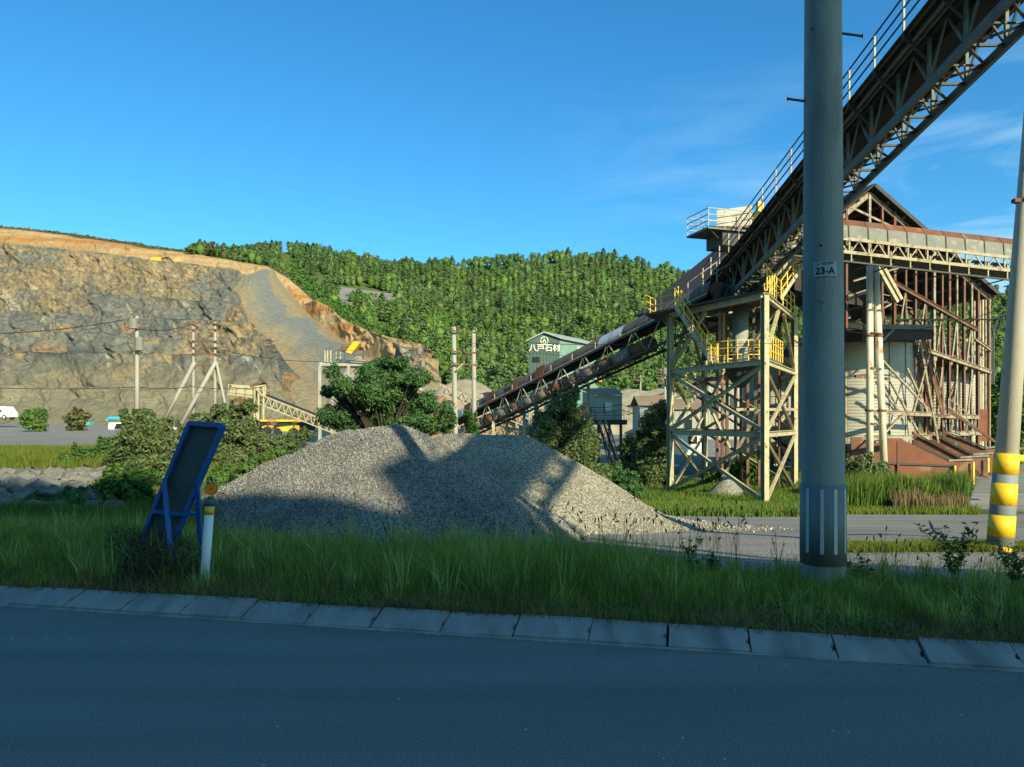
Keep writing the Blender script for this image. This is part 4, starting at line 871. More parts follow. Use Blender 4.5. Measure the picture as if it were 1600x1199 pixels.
# roof: two slopes going back 17 m
ap = WP(1358, 293); eR = WP(1549, 460); eL = WP(1190, 436)
for nm, e in (('roof_slope', eR), ('roof_slope', eL)):
    out = (e-ap)*.02; bk = wn_*17 - Vector((0, 0, 0)); fw = -wn_*.5
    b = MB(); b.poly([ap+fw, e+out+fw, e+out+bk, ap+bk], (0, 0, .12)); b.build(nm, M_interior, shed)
    for k_ in range(9):
        t = k_/8; b = MB(); b.hbar(ap.lerp(e, t) - Vector((0, 0, .18)) - wn_*.3, ap.lerp(e, t) - Vector((0, 0, .18)) + wn_*16.5, .1, .18); b.build('purlin', M_aged, shed)
    for o_ in (0, 5, 10): bar('rafter', ap - Vector((0, 0, .42)) + wn_*o_, e - Vector((0, 0, .42)) + wn_*o_, .14, M_aged if o_ == 0 else M_rustdark, shed, .3, True)
bar('fascia', ap - wn_*.55 + Vector((0, 0, -.02)), eR - wn_*.55 + Vector((0, 0, -.02)), .05, M_dark, shed, .25)
bar('truss_chord', WP(1325, 322), WP(1400, 358), .1, M_aged, shed, .14)
# dark back wall sheet under the roof, then a sheet standing for its shade
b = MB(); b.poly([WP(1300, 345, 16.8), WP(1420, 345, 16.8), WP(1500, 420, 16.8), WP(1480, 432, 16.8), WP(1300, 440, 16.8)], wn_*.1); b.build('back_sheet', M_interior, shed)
b = MB(); b.poly([WP(1322, 330, 5.0), WP(1372, 330, 5.0), WP(1412, 365, 5.0), WP(1480, 430, 5.0), WP(1500, 470, 5.0), WP(1400, 455, 5.0), WP(1322, 440, 5.0)], wn_*.1); b.build('inner_shade_sheet', M_interior, shed)  # dark sheet put in for the shaded space under the roof
# horizontal members
for (a, ya, c_2, yb, mt, h, *o_) in ((1300, 645, 1400, 648, M_aged, .26, -2.8), (1400, 648, 1527, 652, M_aged, .26), (1300, 683, 1400, 682, M_aged, .3, -2.8), (1400, 682, 1530, 676, M_aged, .3), (1436, 545, 1546, 582, M_aged, .25), (1368, 428, 1524, 516, M_rustdark, .26), (1522, 531, 1546, 548, M_aged, .2), (1330, 440, 1440, 408, M_aged, .12), (1398, 500, 1546, 500, M_dark, .08)):
    bar('girt', WP(a, ya, (o_ or [-.15])[0]), WP(c_2, yb, (o_ or [-.15])[0]), .16, mt, shed, h, True)
b = MB(); b.poly([WP(1436, 548, 0), WP(1546, 584, 0), WP(1546, 584, 2.2), WP(1436, 548, 2.2)], (0, 0, .1)); b.build('walkway', M_dark, shed)
railing(shed, [WP(1440, 541, .1), WP(1543, 574, .1)], 1.1, .8, M_aged, 1)
# diagonal bracing pairs
cp = [1322, 1358, 1397, 1430, 1459, 1483, 1506, 1528]
for i in range(len(cp)-1):
    a, c_2 = cp[i], cp[i+1]; md = (a+c_2)/2
    for (y0, y1) in ((678, 565 + (md-1440)*.3), (555 + (md-1440)*.3, 470 + (md-1440)*.45)):
        if a < 1390: continue
        bar('diagonal', WP(a+2, y0, -.05), WP(md, y1, -.05), .09, M_aged, shed, .11, True); bar('diagonal', WP(c_2-2, y0, .1), WP(md, y1, .1), .09, M_rustdark if i % 2 else M_greyp, shed, .11, True)
    bar('diagonal', WP(a, 640, 1.2), WP(c_2, 560, 1.2), .08, M_dark, shed); bar('diagonal', WP(a, 560, 1.4), WP(c_2, 640, 1.4), .08, M_rustdark, shed)
# black canopy and stairs
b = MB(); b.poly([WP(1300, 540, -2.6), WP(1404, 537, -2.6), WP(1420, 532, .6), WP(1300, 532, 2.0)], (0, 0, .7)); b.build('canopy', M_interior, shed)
bar('canopy_beam', WP(1300, 519, -2.7), WP(1404, 519, -2.7), .14, M_green_steel, shed, .3)
stairs(shed, WP(1412, 538, -1.2), WP(1442, 648, -1.2), .75, M_rustdark, M_rustdark, 22)
b = MB(); b.poly([WP(1395, 651, -1.6), WP(1452, 651, -1.6), WP(1452, 651, .2), WP(1395, 651, .2)], (0, 0, .1)); b.build('landing', M_rustdark, shed)
railing(shed, [WP(1452, 651, -1.5)+Vector((0, 0, .1)), WP(1500, 680, -1.2)], 1.05, .9, M_aged, 1)
bar('slant_pipe', WP(1456, 643, -1.4), WP(1523, 715, -3.4), .16, M_rustdark, shed)
# clutter of machines in the upper floor
for i in range(34):
    px = R.uniform(1325, 1520); lo = 470 + (px-1400)*.35; py = R.uniform(max(455, lo-10), 540 + max(0, (px-1440)*.3)); o_ = R.uniform(.8, 5.5); L2 = R.uniform(10, 40); an = R.uniform(-.9, .9)
    bar('machine_beam', WP(px, py, o_), WP(px+L2*math.cos(an), py+L2*math.sin(an), o_+R.uniform(-.5, .5)), R.uniform(.08, .2), [M_aged, M_rustdark, M_green_steel, M_dark, M_greyp][i % 5], shed)
for i, (px, py, w, h, mt) in enumerate(((1442, 525, 1.0, 1.2, M_concpale), (1470, 500, 1.6, .8, M_greyp), (1345, 470, 2.0, 1.0, M_greyp), (1340, 500, 1.4, 1.4, M_dark), (1490, 548, 1.3, .8, M_greyp), (1415, 480, 1.2, 1.5, M_rustdark), (1335, 425, 2.2, .7, M_aged))):
    b = MB(); p = WP(px, py, 2.5); b.poly([p+Vector((-w/2, 0, -h/2)), p+Vector((w/2, 0, -h/2)), p+Vector((w/2*.8, 0, h/2)), p+Vector((-w/2*.8, 0, h/2))], (0, 1.0, 0)); b.build('machine', mt, shed)
for y_ in (470, 512, 560): railing(shed, [WP(1425, y_, 3.0), WP(1515, y_ + 22, 3.0)], 1.0, 1.3, M_aged, 1)
b = MB(); b.poly([WP(1528, 640, 0), WP(1546, 640, 0), WP(1546, 690, 0), WP(1528, 690, 0)], wn_*.1); b.build('end_sheet', M_rust, shed)
# horizontal pipe and left frame seen left of the silo
bar('pipe', WP(1300, 591, -2), WP(1352, 595, -2), .16, M_rustdark, shed)
for (a, y0, c_2, y1) in ((1322, 430, 1352, 482), (1332, 432, 1358, 478)): bar('pale_strut', WP(a, y0, -2.6), WP(c_2, y1, -2.6), .2, M_cream, shed)
for (a, y0, c_2, y1) in ((1318, 600, 1358, 650), (1318, 690, 1358, 648), (1318, 550, 1356, 510), (1365, 580, 1398, 650), (1398, 560, 1370, 660), (1320, 560, 1396, 640), (1396, 700, 1340, 600), (1385, 540, 1412, 690)): bar('tie_brace', WP(a, y0, -2.7), WP(c_2, y1, -2.7), .11, M_aged, shed)

# rusty loading bunker with stepped chutes
bun = thing('loading_bunker', 'rust brown steel bunker with sloping chutes and yellow edge posts below the silos', 'bunker', at(1460, 750, 43))
def BP(px, py, Y): return at(px, py, Y)
b = MB(); b.poly([at(1386, 725, 41.5), at(1489, 729, 41.5), at(1489, 760, 41.5), at(1386, 752, 41.5)], (0, .12, 0)); b.build('front_panel', M_rust, bun)
b = MB(); b.poly([at(1386, 685, 43.4), at(1405, 685, 43.4), at(1482, 722, 43.4), at(1520, 722, 43.4), at(1520, 758, 43.4), at(1386, 752, 43.4)], (0, .12, 0)); b.build('side_panel', M_rust, bun)
for i, (x0, y0, x1, y1, x2, y2, x3, Y) in enumerate(((1420, 695, 1482, 722, 1520, 720, 1440, 44.4), (1438, 684, 1500, 717, 1545, 714, 1460, 46.0), (1462, 682, 1520, 712, 1552, 710, 1480, 47.6), (1485, 680, 1540, 702, 1560, 700, 1500, 49.2))):
    b = MB(); b.poly([at(x0-12, y0-10, Y), at(x0, y0, Y-.2), at(x1, y1, Y-.9), at(x2, y2, Y-.9), at(x2, y2+34, Y-.9), at(x0-12, y0+40, Y)], (0, .1, 0)); b.build('chute_side', M_rustdark if i % 2 else M_rust, bun)
    bar('chute_lip', at(x0, y0-2, Y-.3), at(x1, y1-2, Y-1.0), .1, M_dark, bun); bar('chute_lip', at(x1, y1-2, Y-1.0), at(x2, y2-2, Y-1.0), .1, M_greyp, bun)
bar('panel_rim', at(1384, 724, 41.45), at(1490, 728, 41.45), .1, M_dark, bun); bar('panel_rim', at(1489, 728, 41.4), at(1489, 762, 41.4), .1, M_dark, bun)
for px, y0, y1, Y in ((1492, 728, 750, 41.3), (1521, 722, 757, 43.2), (1544, 716, 738, 44.8)): bar('edge_post', at(px, y0, Y), at(px, y1, Y), .1, M_yellow, bun)
for px in (1403, 1485): bar('panel_stiffener', at(px, 690 if px == 1403 else 735, 41.4), at(px, 758, 41.4), .1, M_rustdark, bun)
b = MB(); b.poly([at(1330, 683, 47), at(1386, 683, 47), at(1386, 745, 47), at(1330, 745, 47)], (0, .1, 0)); b.build('back_panel', M_rustdark, bun)

# ------------------------------------------------------------ buildings of the works
gb = thing('works_building', 'dark green gabled works building with round emblem and white characters', 'building', at(860, 680, 95))
Yb_ = 92.0
f0, f1 = at(826, 700, Yb_), at(873, 700, Yb_); f2 = at(932, 700, Yb_+9); dep = f2-f1; dep.z = 0
zt0, zt1, za = zat(533, Yb_), zat(529, Yb_), zat(521.5, Yb_)
zg = -2.0
b = MB(); mid = (f0+f1)/2
b.poly([(f0.x, Yb_, zg), (f1.x, Yb_, zg), (f1.x, Yb_, zt1), (mid.x, Yb_, za), (f0.x, Yb_, zt0)], dep); b.build('wall', M_greenB, gb)
b = MB(); dn = dep.normalized(); o_ = Vector((dn.y, -dn.x, 0))*.08; b.poly([f1.xy.to_3d()+o_+Vector((0, 0, zg)), f2.xy.to_3d()+o_+Vector((0, 0, zg)), f2.xy.to_3d()+o_+Vector((0, 0, zt1-.1)), f1.xy.to_3d()+o_+Vector((0, 0, zt1-.1))], o_*.3); b.build('side_wall', M_greenA, gb)  # sunlit side coloured paler than the front, its light put into the colour
for i in range(13):
    p = f1.xy.to_3d() + dep*(i+.5)/13 + o_*1.5; bar('wall_rib', (p.x, p.y, zg), (p.x, p.y, zt1-.15), .07, M_greenA, gb)
for sgn, e in ((-1, f0), (1, f1)):
    b = MB(); b.poly([(mid.x, Yb_-.35, za+.08), (e.x+sgn*.35, Yb_-.35, (zt0 if sgn < 0 else zt1)-.1), Vector((e.x+sgn*.35, Yb_-.35, (zt0 if sgn < 0 else zt1)-.1))+dep*1.02, Vector((mid.x, Yb_-.35, za+.08))+dep*1.02], (0, 0, .15)); b.build('roof', M_greenroof, gb)
for i in range(9):
    x = f0.x + (f1.x-f0.x)*(i+.5)/9; bar('wall_rib', (x, Yb_-.03, zg), (x, Yb_-.03, zt0-.15), .05, M_greenB, gb)
text_mesh('sign_lettering', '八戸石材', .86*1.12, at(851, 544.5, Yb_-.12), (1, 0, 0), (0, 0, 1), M_letter, gb, .03, .012)
ec = at(850.5, 532.5, Yb_-.14); b = MB(); n_ = 28
for i in range(n_):
    a0, a1 = 2*math.pi*i/n_, 2*math.pi*(i+1)/n_; 
    if i % 7 == 5: continue
    b.poly([ec+Vector((math.cos(a0)*.40, 0, math.sin(a0)*.40)), ec+Vector((math.cos(a1)*.40, 0, math.sin(a1)*.40)), ec+Vector((math.cos(a1)*.5, 0, math.sin(a1)*.5)), ec+Vector((math.cos(a0)*.5, 0, math.sin(a0)*.5))], (0, .05, 0))
b.build('emblem_ring', M_letter, gb)
b = MB()
for s_ in (-1, 1): b.poly([ec+Vector((0, 0, .3)), ec+Vector((s_*.1, 0, .1)), ec+Vector((s_*.24, 0, -.22)), ec+Vector((s_*.14, 0, -.22)), ec+Vector((s_*.02, 0, .02))], (0, .05, 0))
b.poly([ec+Vector((-.2, 0, -.27)), ec+Vector((.2, 0, -.27)), ec+Vector((.2, 0, -.34)), ec+Vector((-.2, 0, -.34))], (0, .05, 0)); b.build('emblem_mark', M_letter, gb)
b = MB(); b.poly([at(832, 558, Yb_-.1), at(843, 558, Yb_-.1), at(843, 566, Yb_-.1), at(832, 566, Yb_-.1)], (0, .08, 0)); b.build('window', M_glass, gb)
b = MB(); p = f1.xy.to_3d()+dep*.45+o_*1.6; b.poly([p+Vector((0, 0, zt1-1.6)), p+dep*.22+Vector((0, 0, zt1-1.6)), p+dep*.22+Vector((0, 0, zt1-.6)), p+Vector((0, 0, zt1-.6))], o_*.3); b.build('window', M_white, gb)
b = MB(); b.box(at(935, 596, 100.5), (.9, 1.2, .08)); b.build('balcony', M_yellow, gb); railing(gb, [at(931, 596, 100), at(939, 596, 100)], 1.1, .5, M_yellow, 1)

cb = thing('elevated_cabin', 'small pale green corrugated cabin raised on a dark steel frame', 'cabin', onground(945, 76)); Yc = 74.0
def cbx(x0, y0, x1, y1, Y, dp, nm, mt, th=cb):
    b = MB(); b.poly([at(x0, y0, Y), at(x1, y0, Y), at(x1, y1, Y), at(x0, y1, Y)], (0, dp, 0)); return b.build(nm, mt, th)
cbx(928.5, 618, 972, 656, Yc, 5, 'wall', M_cabin)
b = MB(); b.poly([at(910, 612, Yc+4), at(928.5, 618, Yc-.02), at(928.5, 656, Yc-.02), at(910, 654, Yc+4)], (.08, .05, 0)); b.build('side_wall', M_greenA, cb)
b = MB(); b.poly([at(908, 609, Yc+5), at(927, 617.5, Yc-.3), at(973, 617.5, Yc-.3), at(962, 608, Yc+5)], (0, 0, .12)); b.build('roof', mat('rusty_brown_roof', (.2, .14, .10), (.26, .2, .14), .6, .8), cb)
for i in range(9): y_ = 620+i*4; bar('wall_rib', at(929, y_, Yc-.03), at(972, y_, Yc-.03), .04, M_cabin, cb)
cbx(945, 629, 956, 643, Yc-.08, .08, 'window', M_letter); cbx(943.5, 629, 945, 643, Yc-.09, .08, 'window_frame', M_dark)
cbx(916, 637, 924, 654, Yc-.6, .1, 'door', M_dark)
cbx(915, 656, 980, 664, Yc-.3, 5, 'floor_frame', M_dark)
for px in (918, 935, 952, 970):
    p = at(px, 664, Yc); bar('support_leg', p, (p.x, p.y, gz(p.x, p.y)), .25, M_dark, cb)
    if px < 970: q = at(px+17, 664, Yc); bar('leg_brace', p, (q.x, q.y, gz(q.x, q.y)), .12, M_dark, cb)
railing(cb, [at(915, 657, Yc-.6), at(975, 657, Yc-.6)], 1.0, .9, M_dark, 1)
stairs(cb, at(940, 664, Yc-1), onground(962, Yc-2.2), .8, M_dark, M_paint, 12)

def block(name, lab, x0, y0, x1, y1, Y, dp, mt, roofm, cat='building', roof='flat', open_=False, ribs=True):
    p = at((x0+x1)/2, 700, Y); th = thing(name, lab, cat, (p.x, Y, gz(p.x, Y))); zb = min(gz(p.x, Y), zat(y1, Y))
    a, c_2 = xat(x0, Y), xat(x1, Y); z1 = zat(y0, Y)
    b = MB(); b.poly([(a, Y, zb-.1), (c_2, Y, zb-.1), (c_2, Y, z1), (a, Y, z1)], (0, dp, 0)); b.build('wall', mt, th)
    b = MB(); 
    if roof == 'gable': b.poly([(a-.3, Y-.4, z1), (c_2+.3, Y-.4, z1), (c_2+.3, Y+dp/2, z1+1.3), (a-.3, Y+dp/2, z1+1.3)], (0, 0, .12)); b.poly([(a-.3, Y+dp/2, z1+1.3), (c_2+.3, Y+dp/2, z1+1.3), (c_2+.3, Y+dp+.4, z1), (a-.3, Y+dp+.4, z1)], (0, 0, .12))
    else: b.box(((a+c_2)/2, Y+dp/2, z1+.08), (c_2-a+.5, dp+.5, .14))
    b.build('roof', roofm, th)
    if ribs:
        nr = max(3, int((c_2-a)/.5)); bb = MB()
        for i in range(nr): x = a+(c_2-a)*(i+.5)/nr; bb.box((x, Y-.03, (zb+z1)/2), (.06, .05, (z1-zb)*.98))
        bb.build('wall_rib', mt, th)
    nw = max(1, int((c_2-a)/3))
    for i in range(nw): x = a+(c_2-a)*(i+.5)/nw; bw = MB(); bw.box((x, Y-.07, z1-(z1-zb)*.4), (.9, .06, (z1-zb)*.3)); bw.build('window', M_glass, th)
    return th
M_browng = mat('brown_roof_sheet', (.24, .17, .11), (.18, .13, .09), .5, .85)
M_bluegrey = mat('blue_grey_sheet', (.22, .28, .32), (.18, .23, .27), .5, .7)
block('store_shed', 'low blue grey shed with railings right of the raised cabin', 1000, 634, 1040, 668, 98, 6, M_bluegrey, M_browng, roof='gable')
block('brown_roof_shed', 'white shed with brown roof seen behind the cream tower', 1045, 640, 1105, 675, 92, 8, M_concpale, M_browng, roof='gable')
block('plant_hut', 'white plant hut seen behind the twin poles under the conveyor', 826, 628, 850, 650, 88, 5, M_concpale, M_greyp)
block('far_shed', 'long pale shed low behind the covered conveyor', 1100, 600, 1250, 640, 120, 8, M_concpale, M_browng, roof='gable')
block('fence_panel_hut', 'white wall panels beside the dark hoarding below the tower', 1060, 672, 1105, 690, 80, 3, M_white, M_dark)

# stock heaps and conveyors in the background
def heap(px, py, Y, w, lab, mt, h=None):
    p = at(px, py, Y); g = gz(p.x, p.y); H = p.z - g; n_ = 40; v = [] ; r0 = w/F*Y
    for i in range(n_):
        for j in range(n_):
            a = 2*math.pi*i/n_; r = (j/(n_-1)); z = H*(1-(math.sqrt(r*r+.25)-.5)/(math.sqrt(1.25)-.5))*(1+.16*float(noise(math.cos(a)*2*r+px, math.sin(a)*2*r, 1.0)))*(1+.05*float(noise(math.cos(a)*7*r+px, math.sin(a)*7*r, 1.0))) - .3*(j == n_-1)
            v.append((p.x+r0*r*math.cos(a), p.y+r0*.6*r*math.sin(a), g+z))
    f = [(i*n_+j, ((i+1) % n_)*n_+j, ((i+1) % n_)*n_+j+1, i*n_+j+1) for i in range(n_) for j in range(n_-1)]
    return tag(mk('stock_heap', v, f, mt, smooth=True), lab, 'stone heap')
M_sand = mat('sandy_aggregate', (.30, .265, .185), (.19, .17, .13), .5, .95, bump=.8, bscale=3, coords='World')
M_pinkst = mat('reddish_aggregate', (.30, .19, .13), (.24, .16, .11), .3, .95, bump=.8, bscale=3, coords='World')
heap(728, 600, 105, 150, 'pale sandy stone heap behind the twin concrete poles', M_sand)
heap(700, 606, 96, 75, 'reddish brown stone heap left of the twin poles', M_pinkst)
heap(795, 640, 85, 60, 'low reddish stone heap under the inclined conveyor', M_pinkst)
heap(1010, 608, 150, 130, 'long beige stone heap behind the raised cabin', M_sand)
heap(900, 612, 140, 80, 'beige stone heap right of the green building', M_sand)
heap(1110, 596, 130, 60, 'reddish stone heap seen through the cream tower', M_pinkst)
heap(620, 582, 120, 110, 'large sandy heap behind the big green tree', M_sand)
heap(560, 575, 112, 80, 'sandy heap behind the crusher platform', M_sand)
heap(1135, 745, 42, 34, 'small grey gravel mound in the grass under the cream tower', GM_A)
def small_conv(name, lab, p0, p1, hgt, w, mt, beltm=M_black, legs=((.2),), bays=10, cover=None):
    p0, p1 = Vector(p0), Vector(p1); th = thing(name, lab, 'conveyor', (p0.x, p0.y, gz(p0.x, p0.y))); s = (p1-p0).cross(Vector((0, 0, 1))).normalized()*w/2; U = Vector((0, 0, 1))
    for q in (-1, 1):
        bar('chord', p0+s*q, p1+s*q, .1, mt, th, .14); bar('chord', p0+s*q-U*hgt, p1+s*q-U*hgt, .1, mt, th, .12)
        for i in range(bays):
            a, c_2 = p0.lerp(p1, i/bays)+s*q, p0.lerp(p1, (i+1)/bays)+s*q; bar('truss_brace', a-U*hgt, (a+c_2)/2, .07, mt, th); bar('truss_brace', (a+c_2)/2, c_2-U*hgt, .07, mt, th)
    bar('belt', p0+U*.12, p1+U*.12, w*.85, cover or beltm, th, .08)
    for l in legs:
        for q in (-1, 1): p = p0.lerp(p1, l)+s*q-U*hgt; bar('support_leg', p, (p.x, p.y, gz(p.x, p.y)), .15, mt, th)
    return th
lc = small_conv('screening_conveyor', 'cream truss conveyor descending right towards the big tree at the quarry foot', at(398, 612, 80), at(525, 662, 78), 1.0, 1.1, M_cream, legs=(.03,), bays=12)
small_conv('feed_conveyor', 'brown conveyor with lattice sides low behind the inclined conveyor', at(690, 602, 84), at(860, 668, 82), .9, 1.2, M_paint, M_brown, (.3, .7), 14, M_pinkst)
small_conv('low_conveyor', 'low pale lattice conveyor at ground level under the inclined conveyor', at(700, 655, 72), at(830, 676, 70), .8, 1.0, M_paint, M_brown, (.1, .5, .9), 12, M_brown)
small_conv('far_conveyor', 'brown belt conveyor sloping up right behind the cream tower', at(980, 636, 112), at(1120, 585, 108), 1.2, 1.6, M_brown, M_brown, (.4, .8), 12, M_brown)
small_conv('hill_conveyor', 'dark conveyor on trestles at the far right between shed and striped pole', at(1520, 510, 90), at(1680, 455, 86), 1.4, 1.4, M_dark, M_dark, (.2, .6), 10)
small_conv('tower_conveyor', 'dark conveyor behind the lower part of the cream tower', at(1085, 600, 62), at(1260, 720, 60), .9, 1.0, M_dark, M_brown, (.3, .7), 10)
# screening machine head
sh_ = thing('screening_machine', 'rusty cream screening machine with ladder cage at the head of the cream conveyor', 'machine', onground(385, 80))
b = MB(); b.poly([at(362, 601, 79), at(398, 603, 79), at(398, 622, 79), at(358, 617, 79)], (0, 1.6, 0)); b.build('screen_box', M_cream, sh_)
b = MB(); b.poly([at(366, 622, 79.2), at(392, 624, 79.2), at(390, 630, 79.2), at(367, 628, 79.2)], (0, 1.4, 0)); b.build('discharge_box', M_rust, sh_)
b = MB(); b.poly([at(390, 603, 78.8), at(405, 596, 78.8), at(410, 598, 78.8), at(396, 607, 78.8)], (0, 1.6, 0)); b.build('motor_cover', M_rustdark, sh_)
railing(sh_, [at(357, 619, 78.6), at(398, 624, 78.6)], 1.2, .8, M_cream, 1)
for px in (398, 404, 412): bar('post', at(px, 604, 78.7), onground(px, 78.7), .16, M_cream, sh_)
for (a, y0, c_2, y1) in ((398, 605, 415, 602), (415, 602, 414, 622), (398, 605, 414, 622), (398, 630, 404, 660), (372, 632, 372, 652)): bar('frame_bar', at(a, y0, 78.6), at(c_2, y1, 78.6), .14, M_cream, sh_)
b = MB(); b.lathe([(.5, 0), (.75, .9), (.75, 1.2), (0, 1.2)], at(376, 652, 79), 10); b.build('cone_hopper', M_bluegrey, sh_)
# crusher platform with yellow chute
cr_ = thing('crusher_platform', 'raised crusher platform with bright yellow chute above the big tree', 'platform', onground(560, 95)); Yq = 92
b = MB(); b.poly([at(499, 566, Yq), at(566, 566, Yq), at(566, 572, Yq), at(499, 572, Yq)], (0, 4, 0)); b.build('deck', M_concpale, cr_)
for px in (500, 520, 545, 566): bar('support_post', at(px, 572, Yq), onground(px, Yq), .35, M_concpale, cr_)
for px in (508, 512, 517, 525, 532): bar('upright', at(px, 566, Yq-.1), at(px, 548, Yq-.1), .14, M_cream, cr_)
b = MB(); b.poly([at(540, 550, Yq-.3), at(549, 553, Yq-.3), at(562, 536, Yq-.3), at(558, 533, Yq-.3), at(551, 535, Yq-.3)], (0, 1.4, 0)); b.build('yellow_chute', M_orangey, cr_)
b = MB(); b.poly([at(528, 548, Yq), at(543, 550, Yq), at(550, 541, Yq), at(533, 541, Yq)], (0, 1.4, 0)); b.build('rock_hopper', M_rustdark, cr_)
railing(cr_, [at(524, 562, Yq-.3), at(568, 562, Yq-.3)], 1.1, 1.0, M_dark, 1)
b = MB(); b.poly([at(566, 556, Yq), at(600, 572, Yq), at(600, 577, Yq), at(566, 562, Yq)], (0, 1, 0)); b.build('loading_ramp', M_browng, cr_)
bar('lattice_top', at(525, 562, Yq-.4), at(575, 566, Yq-.4), .12, M_dark, cr_)
for i, (x0, y0, x1, y1, lab) in enumerate(((402, 656, 419, 672, 'yellow site machine under the screening conveyor, left one'), (430, 656, 460, 674, 'yellow site machine beside the big tree, right one'))):
    th = thing('site_machine', lab, 'machine', onground((x0+x1)/2, 76.5)); Y = 75.5
    b = MB(); b.poly([at(x0, y0, Y), at(x1, y0, Y), at(x1, y0+3, Y), at(x0, y0+3, Y)], (0, 2.4, 0)); b.build('roof', M_orangey, th)
    b = MB(); b.poly([at(x0+2, y0+12, Y), at(x1-2, y0+9, Y), at(x1-1, y1, Y), at(x0, y1, Y)], (0, 2.2, 0)); b.build('body', M_orangey, th)
    b = MB(); b.poly([at(x0+3, y0+3, Y+.3), at(x1-4, y0+3, Y+.3), at(x1-4, y0+11, Y+.3), at(x0+3, y0+11, Y+.3)], (0, 1.6, 0)); b.build('cab_window', M_glass, th)
    for px in (x0+1, x1-1): bar('cab_post', at(px, y0+2, Y), at(px, y0+12, Y), .1, M_dark, th)
    for px in (x0+3, x1-3): b = MB(); p = at(px, y1+1, Y-.1); b.tube([p, p+Vector((0, .5, 0))], .4, 14); b.build('wheel', M_black, th)

# vehicles ------------------------------------------------------------
def car(lab, px, Y, py_base, L_len, hgt, mt, kind='car', rz=0.0):
    p = at(px, py_base, Y); th = thing('parked_' + kind, lab, kind, p); hl = L_len/2
    prof = {'car': [(-hl, .35), (-hl, .8), (-hl*.85, .95), (-hl*.55, hgt), (hl*.35, hgt), (hl*.62, .98), (hl*.98, .85), (hl, .35)],
            'van': [(-hl, .35), (-hl, hgt*.95), (-hl*.9, hgt), (hl*.7, hgt), (hl*.95, 1.0), (hl, .9), (hl, .35)]}[kind]
    b = MB(); b.poly([p+Vector((a, 0, z)) for a, z in prof], (0, 1.6, 0)); b.build('body', mt, th)
    b = MB(); b.poly([p+Vector((a, -.02, z)) for a, z in ((-hl*.6, 1.0), (-hl*.45, hgt-.12), (hl*.3, hgt-.12), (hl*.52, 1.0))], (0, 1.64, 0)); b.build('side_window', M_glass, th)
    bar('window_pillar', p+Vector((-hl*.05, -.04, .98)), p+Vector((-hl*.05, -.04, hgt-.1)), .06, mt, th)
    for s_ in (-.62, .62):
        for yy in (-.05, 1.5):
            b = MB(); q = p+Vector((hl*s_, yy, .32)); b.tube([q, q+Vector((0, .18, 0))], .32, 16); w = b.build('wheel', M_black, th)
            b = MB(); b.tube([q-Vector((0, .01, 0)), q+Vector((0, .05, 0))], .18, 12); b.build('rim', M_silver, w)
    for s_, nm, mm in ((-1, 'tail_light', M_rust), (1, 'headlight', M_silver)): b = MB(); b.box(p+Vector((s_*hl*.99, .15, .75)), (.06, .25, .14)); b.build(nm, mm, th)
    return th
car('white van parked on the gravel yard at the left edge of the picture', -9, 100, 656, 4.2, 1.75, M_white, 'van')
tr = car('small white truck with bright blue crane boom behind the bushes', 192, 88, 684, 3.4, 1.75, M_white, 'van')
p = at(192, 684, 88)
b = MB(); b.tube([p+Vector((-2.2, .6, 2.0)), p+Vector((-1.9, .6, 2.25)), p+Vector((.6, .6, 2.25)), p+Vector((1.2, .6, 1.9)), p+Vector((1.25, .6, .9))], .19, 8); b.build('crane_boom', M_teal, tr)
b = MB(); b.box(p+Vector((-1.9, .6, 1.6)), (.5, .3, .2)); b.build('hook_block', M_rust, tr)
car('pale blue car half hidden by scrub right of the concrete pole', 224, 84, 690, 4.0, 1.5, mat('pale_blue_paint', (.4, .5, .55), rough=.4), 'car')
car('white estate car with dark windows in front of the leaning pole braces', 262, 86, 688, 4.2, 1.45, M_white, 'car')
sk = thing('skip_container', 'small teal green container box on the yard by the quarry foot', 'container', at(135, 666, 110)); b = MB(); b.box(at(135, 662, 110), (1.6, 1.2, .4)); b.box(at(128, 660, 110), (.5, .8, .35)); b.build('box', mat('sea_green_paint', (.05, .4, .3), rough=.5), sk)
ex = thing('excavator', 'tiny yellow excavator working on an upper quarry bench', 'excavator', at(246, 413, 345)); p = at(246, 413, 345)
b = MB(); b.box(p+Vector((0, 0, .6)), (4.4, 2.5, 1.0)); b.build('tracks', M_black, ex)
b = MB(); b.box(p+Vector((-.3, 0, 2.0)), (4.6, 2.6, 1.6)); b.build('body', M_orangey, ex)
b = MB(); b.tube([p+Vector((1.8, 0, 2.4)), p+Vector((5.0, 0, 3.2)), p+Vector((7.2, 0, .8))], .35, 6); b.build('boom', M_dark, ex)

